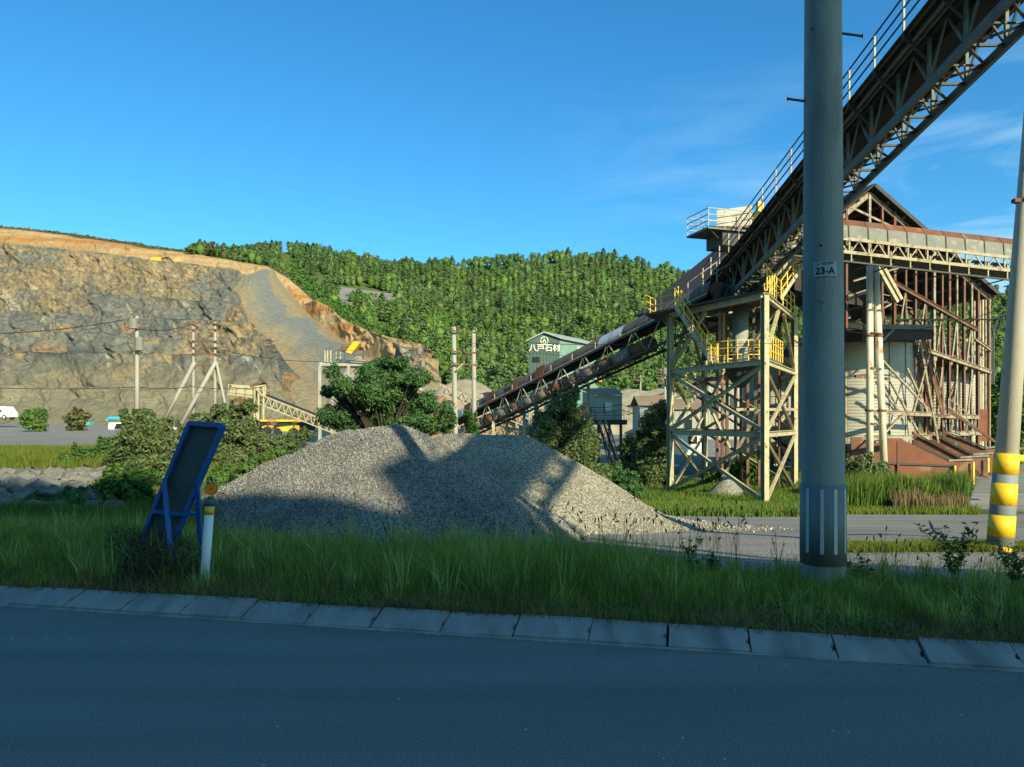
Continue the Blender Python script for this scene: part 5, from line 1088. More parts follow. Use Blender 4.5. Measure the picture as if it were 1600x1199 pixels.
# ------------------------------------------------------------ power poles in the distance
def ins(b, p, h=.2): b.lathe([(.0, h), (.03, h), (.05, h*.6), (.03, h*.5), (.05, h*.3), (.03, 0), (0, 0)], p, 6)
def far_pole(lab, px, y0, y1, Y, r=.17, arms=(), lean=0, name='utility_pole', mt=M_concpale, group=None, tr_=False):
    base = at(px, y1, Y); base.z = min(base.z, gz(base.x, Y)); top = at(px+lean, y0, Y); th = thing(name, lab, 'pole', base, group)
    b = MB(); b.tube([base, top], r, 12, True, r*.65); b.build('shaft', mt, th, True)
    for yy, w in arms:
        c = at(px+lean, yy, Y-.25); bar('crossarm', c-Vector((w/2, 0, 0)), c+Vector((w/2, 0, 0)), .09, M_rustdark, th)
        b = MB()
        for k_ in (-.45, -.15, .15, .45): ins(b, c+Vector((w*k_, 0, .05)))
        b.build('insulator', M_greyp, th)
    if tr_:
        b = MB(); b.tube([top-Vector((.1, .3, .9)), top-Vector((.1, .3, .2))], .3, 10); b.tube([top-Vector((-.3, .3, 2.4)), top-Vector((-.3, .3, 1.5))], .28, 10); b.build('transformer', M_greyp, th)
    return th
far_pole('concrete pole with transformer cans standing before the quarry, leftmost', 214, 494, 680, 52, .17, ((500, 2.0), (512, 1.6)), tr_=True)
hf = far_pole('left pole of the crossbarred pair before the quarry', 302, 505, 680, 62, .13, ((506, 1.6), (515, 1.2)))
far_pole('right pole of the crossbarred pair before the quarry', 336, 503, 670, 62, .15, ((506, 1.2), (515, 1.2), (543, 1.6)))
tie = thing('pole_bracing', 'rusty cross bars tying the pair of poles before the quarry', 'bracing', at(319, 600, 62))
for y_ in (533, 543, 553, 571): bar('cross_bar', at(300, y_, 61.8), at(339, y_+.5, 61.8), .12, M_rustdark, tie)
for a, c_2, lab in ((304, 258, 'slanting concrete prop, left one, leaning on the pole pair'), (337, 274, 'slanting concrete prop, longer one, leaning on the pole pair'), (338, 362, 'thin prop leaning right behind the pole pair')):
    b0 = at(c_2, 680 if c_2 != 258 else 655, 61); b1 = at(a, 566, 61.6); o = MB().tube([b0, b1], .16 if c_2 < 300 else .1, 10).build('pole_prop', M_concpale, None, True); tag(o, lab, 'prop')
o = MB().tube([at(362, 645, 60), at(384, 692, 60)], .2, 10).build('pole_stub', M_conc, None, True); tag(o, 'short thick grey concrete stub leaning beside the screening machine', 'post')
far_pole('left of the two tall concrete poles joined by rusty bars behind the gravel', 713, 511, 682, 38, .16, (), -4)
far_pole('right of the two tall concrete poles joined by rusty bars behind the gravel', 742, 517, 690, 38.5, .15, (), -2)
tie = thing('pole_bracing', 'rusty bars joining the two tall poles behind the gravel heap', 'bracing', at(726, 600, 38))
for y_ in (517, 549, 568): bar('cross_bar', at(705, y_, 37.7), at(745, y_+3, 37.9), .07, M_rustdark, tie); b = MB(); [ins(b, at(k_, y_+1, 37.7), .15) for k_ in (708, 725, 744)]; b.build('insulator', M_greyp, tie)
bar('short_strut', at(714, 578, 37.7), at(724, 568, 37.7), .08, M_concpale, tie)
far_pole('small far power pole against the wooded hill right of the cabin', 1001, 587, 625, 150, .18, ((590, 3), (594, 3)))
far_pole('far power pole with many arms just left of the cream tower', 1039, 575, 640, 105, .18, ((577, 2.5), (582, 2.5), (587, 2.5), (592, 2), (598, 2)), tr_=True)
far_pole('short pole with white insulators above the big tree', 657, 543, 600, 90, .15, ((546, 1.8), (552, 1.6), (558, 1.4)), tr_=True)
far_pole('pale post rising beside the plant hut under the conveyor', 819, 628, 690, 60, .16, ())
def wire(lab, pts, r=.014, sag=.3):
    P = []
    for a, c_2 in zip(pts[:-1], pts[1:]):
        for i in range(12): t = i/12; q = a.lerp(c_2, t); q.z -= sag*4*t*(1-t); P.append(q)
    P.append(pts[-1]); tag(MB().tube(P, r, 4, False).build('overhead_wire', M_wire), lab, 'wire')
wire('wire running left out of the picture from the leftmost concrete pole top', [at(-60, 522, 50), at(210, 497, 52)], .03)
wire('wire between the leftmost concrete pole and the crossbarred pair', [at(216, 514, 52), at(300, 506, 62)], .03)
wire('low wire crossing the quarry foot from the left edge to the pole pair', [at(-60, 604, 50), at(214, 605, 52), at(298, 604, 60), at(400, 606, 64)], .025, .15)
wire('wire from pole pair past the screening machine to the big tree', [at(338, 545, 62), at(500, 565, 70), at(560, 560, 75)], .025)
wire('wire dipping from the twin poles left to the big tree', [at(706, 530, 38), at(660, 550, 60), at(560, 590, 70)], .02, .2)
wire('upper wire from the twin poles across the green building to the right', [at(743, 528, 38), at(1050, 534, 40), at(1300, 536, 40)], .016, .25)
wire('middle wire from the twin poles across the green building', [at(743, 536, 38), at(840, 552, 60), at(1000, 558, 80)], .016, .2)
wire('lower wire from the twin poles under the conveyor', [at(745, 584, 38), at(900, 588, 40), at(1048, 560, 43)], .016, .4)
wire('slack wire looping low in front of the raised cabin to the tower', [at(880, 622, 60), at(970, 632, 62), at(1040, 625, 64)], .025, .5)
wire('second slack wire below it in front of the raised cabin', [at(880, 628, 60), at(970, 640, 62), at(1040, 632, 64)], .025, .5)
wire('wire crossing the shed front from the grey pole to the striped pole', [at(1322, 518, 30), at(1450, 512, 28), at(1590, 470, 26)], .012, .15)
wire('lower wire crossing from the tower column to the grey pole', [at(1050, 530, 36), at(1258, 536, 34)], .012, .1)

# ------------------------------------------------------------ foreground: grey utility pole with plate 23-A
pb = Vector((xat(1286, 7.2), 7.2, 0)); up_ = thing('utility_pole', 'thick grey concrete utility pole with number plate 23-A and striped guard sleeve', 'pole', (pb.x, pb.y, .02))
def pr(z): return .2 - .0058*z
b = MB(); b.tube([(pb.x+.0*z, pb.y, z) for z in np.linspace(-.2, 9, 24)], [pr(z) for z in np.linspace(-.2, 9, 24)], 40); 
M_pole = mat('pole_concrete', (.35, .35, .31), (.26, .26, .23), 2.2, .9, 0, .3, 45, c3=(.17, .17, .145), s3=3.0, t3=(.48, .72), stretch=(1, 1, .25))
b.build('shaft', M_pole, up_, True)
zb0, zb1 = zat(882, 7.12), zat(757, 7.12)
b = MB(); b.lathe([(pr(zb0)+.002, 0), (pr(zb0)+.012, .0), (pr(zb1)+.012, zb1-zb0), (pr(zb1)+.002, zb1-zb0)], (pb.x, pb.y, zb0), 40); b.build('guard_sleeve', mat('guard_rubber', (.20, .21, .21), (.16, .17, .17), 2, .6), up_, True)
M_refl = mat('faded_reflective_sheet', (.62, .63, .58), (.5, .52, .5), 4, .5)
camdir = math.atan2(-pb.y, -pb.x)
for off in (-.70, -.04, .55, 1.17, 1.9, 2.7, -2.1, -1.4):
    a = camdir + off
    hw = .08; zz0 = zat(866, 7.02); zz1 = zat(765, 7.02); b = MB(); r_ = pr(.5)+.0145
    b.lathe([(r_, 0), (r_-.0035, zz1-zz0)], (pb.x, pb.y, zz0), 4, a-hw, a+hw); b.build('reflective_strip', M_refl, up_)
# number plate curved round the pole
zp0, zp1 = zat(432, 7.02), zat(408, 7.02); zc = (zp0+zp1)/2; rp_ = pr(zc)+.006; apl = camdir - (-.03); b = MB()
b.lathe([(rp_, zp0), (rp_, zp1)], (pb.x, pb.y, 0), 10, camdir-.46, camdir+.66); b.build('number_plate', mat('plate_enamel', (.46, .48, .47), (.38, .40, .40), 6, .5), up_)
fwd = Vector((-pb.x, -pb.y, 0)).normalized(); rt = Vector((-fwd.y, fwd.x, 0)); rt = rt if rt.x > 0 else -rt
def wrap_text(nm, body, size, zc_, off, bold):
    o = text_mesh(nm, body, size, (0, 0, 0), (1, 0, 0), (0, 0, 1), M_ink, up_, .0005, bold); me = o.data
    for v in me.vertices:
        x, y, z = v.co.x + up_['_o'][0], 0, v.co.z + up_['_o'][2]; a = off + x/rp_; q = fwd*math.cos(a)*(rp_+.0015) + rt*math.sin(a)*(rp_+.0015); v.co = Vector((pb.x+q.x, pb.y+q.y, zc_+z)) - Vector(up_['_o'])
wrap_text('plate_number', '23-A', .088, zat(423.5, 7.02), .10, .002)
wrap_text('plate_small_text', '市・ロヨ線', .032, zat(412, 7.02), .08, .0008)
def on_pole(a, z, r=None): q = fwd*math.cos(a) + rt*math.sin(a); return Vector((pb.x, pb.y, z)) + q*(r or pr(z))
b = MB(); c = on_pole(-.02, zat(469, 7.02)); b.tube([c-fwd*.005, c+fwd*.012], .022, 14); b.tube([c, c+fwd*.02], .008, 8); b.build('washer_plate', mat('worn_metal', (.4, .4, .38), rough=.5, metal=.5), up_)
for px_, py_, sd in ((1231, 149, -1), (1347, 50, 1)):
    z = zat(py_, 7.12); p0 = Vector((pb.x, pb.y, z)) + rt*sd*(pr(z)-.02); p1 = Vector((xat(px_, 7.2), 7.2, z+.0)); b = MB(); b.tube([p0, p1], .012, 8); b.tube([p1, p1+rt*sd*.008], .022, 8); b.build('step_bolt', M_dark, up_)
for a, py_ in ((-.55, 38), (-.1, 383)): z = zat(py_, 7.02); c = on_pole(a, z); b = MB(); b.tube([c-fwd*.01, c+fwd*.002], .012, 8); b.build('bolt_hole', M_ink, up_)

# leaning striped pole and guard rail at the right
Ys = 12.2; s0 = at(1562, 862, Ys); s1 = at(1607, 240, Ys); dS = (s1-s0).normalized(); sp_ = thing('striped_pole', 'leaning pale concrete pole with yellow and grey bands round its foot', 'pole', s0)
def sr(t): return .185 - .012*t
def seg_tube(z0y, z1y, nm, mt, dr, th=sp_):
    t0 = (862-z0y)/622; t1 = (862-z1y)/622; a = s0+(s1-s0)*t0; c_2 = s0+(s1-s0)*t1; b = MB(); b.tube([a, c_2], sr(t0*6)+dr, 36, True, sr(t1*6)+dr); return b.build(nm, mt, th, True)
M_palepole = mat('pale_pole_concrete', (.50, .46, .36), (.42, .39, .31), 1.2, .85, 0, .2, 50, c3=(.28, .18, .12), s3=6, t3=(.70, .76), stretch=(1, 1, .5))  # pale concrete tone of the leaning striped pole
seg_tube(885, -250, 'shaft', M_palepole, 0)
seg_tube(868, 709, 'band_sleeve', mat('band_grey', (.19, .21, .21), rough=.6), .008)
M_band = mat('band_yellow', (.82, .52, .02), (.75, .46, .02), 3, .5, c3=(.6, .36, .06), s3=9, t3=(.6, .7))
for y0, y1 in ((741, 709), (789, 755), (838, 805), (862, 853)): seg_tube(y0, y1, 'yellow_band', M_band, .012)
z = seg_tube(317, 311, 'steel_clamp', M_rustdark, .02)
b = MB(); q = at(1588, 314, Ys-.2); b.box(q, (.1, .1, .06)); b.build('clamp_bolt', M_rustdark, sp_)
gdr = thing('guard_rail', 'yellow guard rail with posts beside the striped pole at the right edge', 'guard rail', onground(1600, 14)); 
b = MB(); b.tube([at(1577, 717, 13.4), at(1700, 717, 13.4)], .07, 12); b.build('rail', M_band, gdr); bar('rail_post', at(1700, 717, 13.4), onground(1700, 13.4), .12, M_band, gdr); 
for y_ in (700, 735): o = bar('rail_bar', at(1572, y_, 36), at(1640, y_+2, 36), .12, M_rustdark, gdr)
b = MB(); b.box(onground(1640, 36, .9), (2.6, .3, 1.8)); 

# blue framed sign leaning, seen from behind
bl = thing('blue_sign_frame', 'leaning blue steel framed sign seen from its dark back, with prop legs', 'sign', at(240, 880, 8.2))
T0, T1, B1, B0 = at(297, 661, 8.05), at(349, 665, 7.75), at(283, 800, 8.05), at(201, 893, 8.5)
B1 = T1 + (B0-T0)*.98
for a, c_2 in ((T0, B0), (T1, B1), (T0, T1), (B0, B1)): bar('frame_bar', a, c_2, .042, M_blue, bl, .05)
nrm = (T1-T0).cross(B0-T0).normalized()
if nrm.y < 0: nrm = -nrm
M_panel = mat('dark_mesh_panel', (.075, .095, .085), (.06, .075, .07), 5, .7, 0, .3, 180)
b = MB(); b.poly([T0+nrm*.02, T1+nrm*.02, B1+nrm*.02, B0+nrm*.02], nrm*.012); b.build('panel', M_panel, bl)
m0 = T0.lerp(B0, .58); m1 = T1.lerp(B1, .58); bar('cross_bar', m0, m1, .04, M_blue, bl)
g0 = at(272, 880, 7.7); g0.z = .05; l0 = T0.lerp(B0, .37) - nrm*.03; l1 = T1.lerp(B1, .36) - nrm*.03; g1 = Vector((xat(316, 8.2), 8.2, .05))
g0 = Vector((xat(272, 7.6), 7.6, .0)); 
bar('prop_leg', l0, g0, .045, M_blue, bl); bar('prop_leg', l1, g1, .045, M_blue, bl); bar('prop_tie', l0.lerp(g0, .32), l1.lerp(g1, .34), .035, M_blue, bl)
# delineator post
dl0 = Vector((xat(317, 7.3), 7.3, .0)); dl1 = at(331, 752, 7.3); dd = (dl1-dl0).normalized(); de = thing('delineator_post', 'white roadside post with yellow band, grey cap and round amber reflector', 'road post', dl0)
def dz(py): t = (905-py)/(905-752); return dl0+(dl1-dl0)*t
b = MB(); b.tube([dz(925), dz(783)], .043, 24); b.build('post', mat('post_white', (.75, .77, .74), (.66, .68, .66), 3, .5, c3=(.4, .4, .36), s3=8, t3=(.62, .75)), de, True)
b = MB(); b.tube([dz(795.5), dz(786)], .0445, 24); b.build('yellow_band', M_band, de, True)
b = MB(); b.tube([dz(784), dz(775)], .052, 24); b.tube([dz(775.5), dz(772)], .03, 16); b.build('cap', mat('cap_grey', (.10, .11, .11), rough=.6), de, True)
rc_ = dz(762); fw = Vector((.35, -1, 0)).normalized()
b = MB(); b.tube([rc_+fw*-.035, rc_+fw*.012], .060, 28); b.build('reflector_housing', MATS['cap_grey'], de, True)
b = MB(); b.tube([rc_+fw*.0125, rc_+fw*.02], .054, 28); rf = b.build('reflector', mat('amber_reflector', (1.0, .27, .0), (.9, .2, .0), 30, .25, bump=.4, bscale=150), de)
b = MB(); b.tube([rc_+fw*.02, rc_+fw*.024], .008, 10); b.build('reflector_screw', M_rustdark, de)

# ------------------------------------------------------------ shade-casting warehouse and tall pole across the road (behind the camera)
wh = thing('warehouse', 'unseen grey corrugated warehouse across the road, shaped to cast the long shade', 'building', rs(10, -28))
M_wh = mat('grey_wall_sheet', (.3, .3, .28), (.24, .24, .23), .5, .7)
SW = -28.0
def rx_(x): return (x + .2205*28) / .9754          # road coordinate r of a point of the front wall at that x
roofp = [(rx_(-40), 26.4), (rx_(12), 25.5), (rx_(18.4), 24.6), (rx_(23.0), 23.4)]  # unseen roofline, heights shaped to set where its shade ends
b = MB(); b.poly([rs(roofp[0][0], SW, 0), rs(roofp[-1][0], SW, 0)] + [rs(r_, SW, h_) for r_, h_ in roofp[::-1]], -NV*14); b.build('wall', M_wh, wh)
for (ra, ha), (rb, hb_) in zip(roofp[:-1], roofp[1:]):
    b = MB(); b.poly([rs(ra, SW+.2, ha+.02), rs(rb, SW+.2, hb_+.02), rs(rb, SW+.2, hb_+.17), rs(ra, SW+.2, ha+.17)], -NV*14.4); b.build('roof', M_browng, wh)
b = MB(); b.poly([rs(rx_(23.1), SW, 0), rs(rx_(25.9), SW, 0), rs(rx_(25.9), SW, 26.35), rs(rx_(23.1), SW, 26.35)], -NV*1.2); b.build('shade_tower', M_wh, wh)  # unseen tower added to shade the grey pole and the heap's foot
for i in range(16): b = MB(); c = rs(rx_(-38)+i*3.7, SW+.04, 8); b.box(c, (1.6, .08, 1.4), -.205); b.build('window', M_glass, wh)
up2 = thing('utility_pole', 'tall slim concrete pole on the far side of the road behind the viewer', 'pole', (13.1, -7.5, 0)); b = MB(); b.tube([(13.1, -7.5, 0), (13.1, -7.5, 17.6)], .17, 12, True, .12); b.build('shaft', M_concpale, up2, True)
bar('crossarm', (12.7, -7.5, 17.3), (13.5, -7.5, 17.3), .09, M_rustdark, up2)

# ------------------------------------------------------------ trees and shrubs of the middle distance
tree_px('locust_tree', 'broad dense feathery green tree behind the gravel heap at centre left', 30, [(600, 630, 60, 34), (560, 600, 46, 30), (640, 610, 50, 32), (600, 580, 36, 18), (530, 645, 34, 24), (680, 640, 30, 30), (560, 660, 40, 20), (650, 660, 46, 20), (590, 572, 24, 14), (655, 590, 24, 18), (510, 610, 14, 12), (700, 655, 14, 22), (520, 580, 14, 12), (540, 668, 30, 18), (600, 665, 40, 20), (690, 665, 22, 18), (620, 650, 40, 24), (575, 625, 40, 26), (655, 635, 30, 24), (618, 566, 26, 12)], 42000, .08, M_acacia, onground(605, 30), .16, aspect=.3, dyr=1.2)
tree_px('grey_leaved_tree', 'dark grey green tree right of the gravel crest under the conveyor', 29, [(880, 640, 30, 24), (895, 618, 18, 14), (860, 670, 34, 24), (905, 690, 38, 26), (880, 712, 40, 20), (850, 655, 20, 20), (930, 705, 22, 20), (905, 650, 18, 16), (870, 618, 10, 10)], 17000, .07, M_greybush, onground(885, 29), .18, aspect=.35, dyr=1.0, fill=True)
tree_px('willow_shrub', 'tall grey green shrub with pale dry leaves left of the cream tower', 47, [(1020, 668, 26, 26), (1000, 690, 24, 18), (1035, 645, 16, 20), (1030, 700, 24, 20), (985, 700, 20, 14), (1010, 725, 30, 12)], 11000, .10, M_greybush, onground(1018, 47), .14, 'shrub', aspect=.4, dyr=.8)
tree_px('leafy_shrub', 'young shrub with large pale leaves between the twin poles', 28, [(735, 662, 12, 16), (738, 678, 14, 14), (732, 648, 6, 8)], 1500, .085, M_bush, onground(735, 28), .05, 'shrub', aspect=.4)
for i, (lab, nm, Y, cl, n_, lf, mt, bx) in enumerate((
    ('grey olive bush at centre of the left thicket', 'thicket_bush', 19.5, [(230, 700, 45, 28), (270, 690, 40, 24), (200, 720, 40, 26), (255, 730, 44, 26)], 9000, .05, M_greybush, 235),
    ('bright green broad leaved bush low in front of the left thicket', 'thicket_bush', 17.0, [(200, 770, 40, 26), (225, 785, 30, 20), (175, 745, 26, 20), (215, 755, 30, 22)], 4200, .06, M_bush, 205),
    ('tall olive bush behind the blue sign frame', 'thicket_bush', 21, [(370, 690, 40, 26), (400, 705, 30, 24), (345, 710, 34, 28), (330, 740, 30, 26), (375, 735, 30, 20)], 9000, .05, M_greybush, 365),
    ('fresh green bush on the slope left of the gravel heap', 'thicket_bush', 18.5, [(360, 750, 34, 20), (400, 728, 34, 16), (345, 775, 26, 14), (430, 712, 18, 10)], 5200, .055, M_bush, 370),
    ('leafy green bush at left between grass and rocks', 'thicket_bush', 22, [(150, 715, 34, 18), (120, 722, 30, 14), (175, 700, 26, 16)], 5200, .055, M_bush, 140),
    ('dark shaded bush over the rocks at the left', 'thicket_bush', 16.0, [(120, 785, 46, 22), (70, 790, 46, 18), (160, 800, 34, 16)], 4800, .05, M_acacia, 115),
    ('bush at the foot of the leftmost concrete pole', 'thicket_bush', 42, [(225, 655, 26, 16), (195, 650, 10, 12), (250, 665, 24, 12)], 5000, .1, M_greybush, 225),
    ('bush beneath the slanting pole props', 'thicket_bush', 40, [(330, 650, 36, 16), (360, 645, 22, 16), (385, 640, 18, 14), (310, 660, 20, 12)], 6000, .1, M_greybush, 335),
    ('round green shrub alone on the yard near the left edge', 'yard_shrub', 80, [(52, 648, 18, 9), (62, 652, 14, 7)], 1300, .2, M_broad, 55),
    ('round olive shrub on the yard right of the first', 'yard_shrub', 82, [(122, 648, 17, 10), (115, 653, 14, 7)], 1300, .2, M_olive, 122),
    ('dry shrub in front of the screening machine', 'yard_shrub', 60, [(440, 686, 34, 10), (470, 680, 24, 10), (410, 690, 24, 10)], 4200, .1, M_greybush, 440),
    ('dark shrub under the raised cabin', 'yard_shrub', 40, [(960, 735, 26, 12), (935, 742, 22, 12), (980, 745, 24, 10)], 5200, .08, M_acacia, 955),
    ('weedy green shrub between the tower legs', 'yard_shrub', 50, [(1150, 735, 30, 16), (1180, 720, 24, 14), (1120, 745, 22, 10)], 6000, .1, M_bush, 1150),
    ('grey green shrub at the foot of the leaning support posts', 'yard_shrub', 40, [(1345, 728, 26, 18), (1375, 735, 20, 14), (1335, 745, 24, 14)], 5200, .08, M_greybush, 1350),
    ('wild bush at the far right behind the striped pole', 'yard_shrub', 62, [(1560, 640, 18, 40), (1575, 600, 16, 30), (1590, 660, 20, 30)], 5200, .18, M_broad, 1565),
)):
    tree_px(nm, lab, Y, cl, n_, lf, mt, onground(bx, Y), .05, 'bush', aspect=.5, dyr=.9)

# ------------------------------------------------------------ rocks at the left
M_rock = mat('pale_rock', (.20, .195, .17), (.11, .11, .10), 1.5, .9, 0, .5, 12, coords='World')
bank = D.objects.new('rock_bank', None); COL.objects.link(bank); bank['_o'] = (0, 0, 0); bank['kind'] = 'structure'
for i in range(190):
    px = R.uniform(-60, 180); yy = R.uniform(742, 796); Y = float(np.interp(yy, [742, 796], [19.7, 15.6])); x = xat(px, Y); z = gz(x, Y) + .06; s = R.uniform(.09, .28)
    b = MB(); n1, n2 = 6, 4
    for a in range(n2+1):
        for c_2 in range(n1):
            ph = math.pi*a/n2; th_ = 2*math.pi*c_2/n1; rr_ = s*R.uniform(.75, 1.1); b.v.append((x+rr_*1.25*math.sin(ph)*math.cos(th_), Y+rr_*math.sin(ph)*math.sin(th_), z+rr_*1.0*math.cos(ph)))
    for a in range(n2):
        for c_2 in range(n1): b.f.append((a*n1+c_2, a*n1+(c_2+1) % n1, (a+1)*n1+(c_2+1) % n1, (a+1)*n1+c_2))
    b.build('stone', M_rock, bank)

# ------------------------------------------------------------ grass
def blades(x, y, z, h, w, lean=.35):
    n = len(x); a = R.uniform(0, 6.283, n); la = R.uniform(0, 6.283, n); ll = np.abs(R.normal(0, lean, n)) * h
    dx, dy = np.cos(a)*w/2, np.sin(a)*w/2; lx, ly = np.cos(la)*ll, np.sin(la)*ll; p = np.stack([x, y, z], 1)
    v = np.stack([p - np.stack([dx, dy, 0*h], 1), p + np.stack([dx, dy, 0*h], 1),
                  p + np.stack([dx*.8 + lx*.35, dy*.8 + ly*.35, h*.55], 1), p + np.stack([-dx*.8 + lx*.35, -dy*.8 + ly*.35, h*.55], 1),
                  p + np.stack([lx, ly, h], 1)], 1).reshape(-1, 3)
    k = 5*np.arange(n)[:, None]; f = np.concatenate([k + np.array([0, 1, 2]), k + np.array([0, 2, 3]), k + np.array([3, 2, 4])]); return v, f
M_grass = mat('verge_grass', (.24, .32, .045), (.34, .42, .065), 1.3, .8, coords='World', island=.5, translucent=.5, spec=.2)
M_grassy = mat('yellow_green_grass', (.11, .16, .025), (.17, .20, .035), .8, .8, coords='World', island=.35, translucent=.35, spec=.15)
M_grassm = mat('meadow_grass', (.09, .16, .03), (.14, .2, .035), .3, .8, coords='World', island=.35, translucent=.3, spec=.15)
M_straw = mat('straw', (.24, .19, .09), (.17, .12, .06), 2, .9, coords='World', island=.4, translucent=.2)
n = 120000; r = R.uniform(-9.5, 8.5, n); s = .37 + R.uniform(0, 1, n)**1.15 * 2.85
X = 0 + TV.x*r + NV.x*s; Y = 5.90 + TV.y*r + NV.y*s
hh = (1 - .38*sm(X, .8, 2.2)) * (.14 + .30*sm(s, .4, 1.3)) * (1 - .55*sm(s, 2.3, 3.2)) * (.8 + .35*fbm(X*.8, Y*.8, 1.0)) * R.uniform(.55, 1.3, n)
bare = np.exp(-((X+3.75)/.75)**2 - ((Y-7.3)/.9)**2); keep = R.uniform(0, 1, n) > bare*1.0
pole_d = np.hypot(X - pb.x, Y - pb.y); keep &= pole_d > .22
px_ = 800 + F*X/Y; keep &= ~((s > 2.55 + .35*noise(X*2, Y*2) - .35*sm(X, .8, 2.2)) & (px_ > 480))
X, Y, hh = X[keep], Y[keep], hh[keep]; v, f = blades(X, Y, ground_z(X, Y)-.01, hh, .0065*R.uniform(.7, 1.5, len(X)), .38)
tag(mk('verge_grass', v, f, M_grass), 'long green grass growing along the kerb', 'grass', kind='stuff')
# pale broad-bladed tufts, dry stalks and leafy weeds mixed through the verge
M_pale = mat('pale_grass', (.32, .40, .09), (.42, .46, .12), 2, .8, coords='World', island=.4, translucent=.5)
tc_ = 420; tr_ = R.uniform(-9.5, 8, tc_); ts_ = .6 + R.uniform(0, 1, tc_)*2.3; k = R.choice(tc_, 15000); r = tr_[k] + R.normal(0, .05, 15000); s = ts_[k] + R.normal(0, .05, 15000); X = TV.x*r + NV.x*s; Y = 5.90 + TV.y*r + NV.y*s
hk = (R.uniform(.28, .62, tc_)[k]) * (1 - .45*sm(X, .8, 2.2)) * R.uniform(.5, 1.1, 15000)
v, f = blades(X, Y, ground_z(X, Y)-.01, hk, .011*R.uniform(.6, 1.4, 15000), .5); tag(mk('pale_tufts', v, f, M_pale), 'paler broad bladed tufts standing in the verge grass', 'grass', kind='stuff')
n = 5000; r = R.uniform(-9.5, 8.5, n); s = .5 + R.uniform(0, 1, n)*2.4; X = TV.x*r + NV.x*s; Y = 5.90 + TV.y*r + NV.y*s
v, f = blades(X, Y, ground_z(X, Y)-.01, R.uniform(.25, .62, n)*(1 - .4*sm(X, .8, 2.2)), .004, .45); tag(mk('dry_stalks', v, f, M_straw), 'thin dry stalks standing in the verge grass', 'grass', kind='stuff')
cl = []
for i in range(150):
    r = R.uniform(-9.5, 8); s = R.uniform(.38, 2.4); p = rs(r, s); cl.append(((p.x, p.y, R.uniform(.03, .16)), (R.uniform(.08, .2), R.uniform(.08, .16), R.uniform(.05, .14))))
v, f = cloud(cl, 14000, .018, aspect=.6, up=.8); tag(mk('low_weeds', v, f, M_bush), 'small leafy weeds creeping through the verge to the kerb', 'weeds', kind='stuff')
n = 26000; r = R.uniform(-9.5, 8.5, n); s = .28 + R.uniform(0, 1, n)**1.6 * 1.6; X = TV.x*r + NV.x*s; Y = 5.90 + TV.y*r + NV.y*s
v, f = blades(X, Y, ground_z(X, Y)-.01, R.uniform(.05, .22, n), .006, 1.0); tag(mk('dead_grass', v, f, M_straw), 'dry dead grass and litter at the foot of the verge', 'grass', kind='stuff')
# dark weeds round the sign legs
cl = [((xat(p_, y_), y_, R.uniform(.1, .45)), (.22, .2, .16)) for p_, y_ in zip(R.uniform(195, 330, 26), R.uniform(7.2, 8.6, 26))]
v, f = cloud(cl, 11000, .02, aspect=.22); tag(mk('tangled_weeds', v, f, mat('dark_weeds', (.045, .07, .03), (.07, .06, .035), 3, .9, coords='World', island=.4, translucent=.15)), 'tangled dark weeds round the legs of the blue sign', 'weeds', kind='stuff')
# far side verge, left
def field(n, fx, h, w, mt, lab, name, lean=.4):
    X, Y = fx(n); v, f = blades(X, Y, ground_z(X, Y)-.01, h*(1+.45*fbm(X*1.1/(.3+h), Y*1.1/(.3+h), 3.0, 3))*R.uniform(.5, 1.3, len(X)), w, lean); tag(mk(name, v, f, mt), lab, 'grass', kind='stuff')
def rng_px(p0, p1, y0, y1, dens=1.0):
    def g(n): Y = R.uniform(y0, y1, n); X = (R.uniform(p0, p1, n) - 800)/F*Y; return X, Y
    return g
field(36000, rng_px(-80, 330, 8.6, 15.6), .30, .014, M_grassm, 'grass slope behind the verge at the left', 'slope_grass')
field(34000, rng_px(-120, 300, 19.5, 31), .34, .03, M_grassy, 'sunlit yellow green grass on top of the rocky bank', 'bank_grass')
field(16000, rng_px(300, 480, 19, 30), .3, .03, M_grassm, 'green grass left of the gravel heap', 'meadow_grass')
field(50000, rng_px(905, 1260, 27.5, 50), .34, .04, M_grassm, 'green meadow around the feet of the cream tower', 'meadow_grass')
field(9000, rng_px(1040, 1530, 29, 33), .26, .035, M_grassy, 'yellow green grass strip beyond the gravel road', 'grass_strip')
field(20000, lambda n: ((lambda Y: ((R.uniform(1322, 1720, n)-800)/F*Y, Y))(R.uniform(12.0, 13.2, n))), .13, .011, M_grassy, 'low bright grass strip beside the striped pole', 'grass_strip')
field(16000, lambda n: ((lambda Y: ((R.uniform(1322, 1512, n)-800)/F*Y, Y))(33.0 + 4.5*R.uniform(0, 1, n)**1.2)), 1.3, .045, M_grassm, 'tall green reeds before the loading bunker', 'reed_bed', .18)
field(5000, lambda n: ((lambda Y: ((R.uniform(1395, 1512, n)-800)/F*Y, Y))(R.uniform(32.3, 34.2, n) + .5*np.sin(R.uniform(0, 6, n)))), .7, .04, M_straw, 'dry straw coloured reeds along the front of the reed bed', 'dry_reeds', .15)
field(5000, rng_px(560, 700, 24, 28), .5, .03, M_grassm, 'weeds behind the gravel crest', 'meadow_grass')
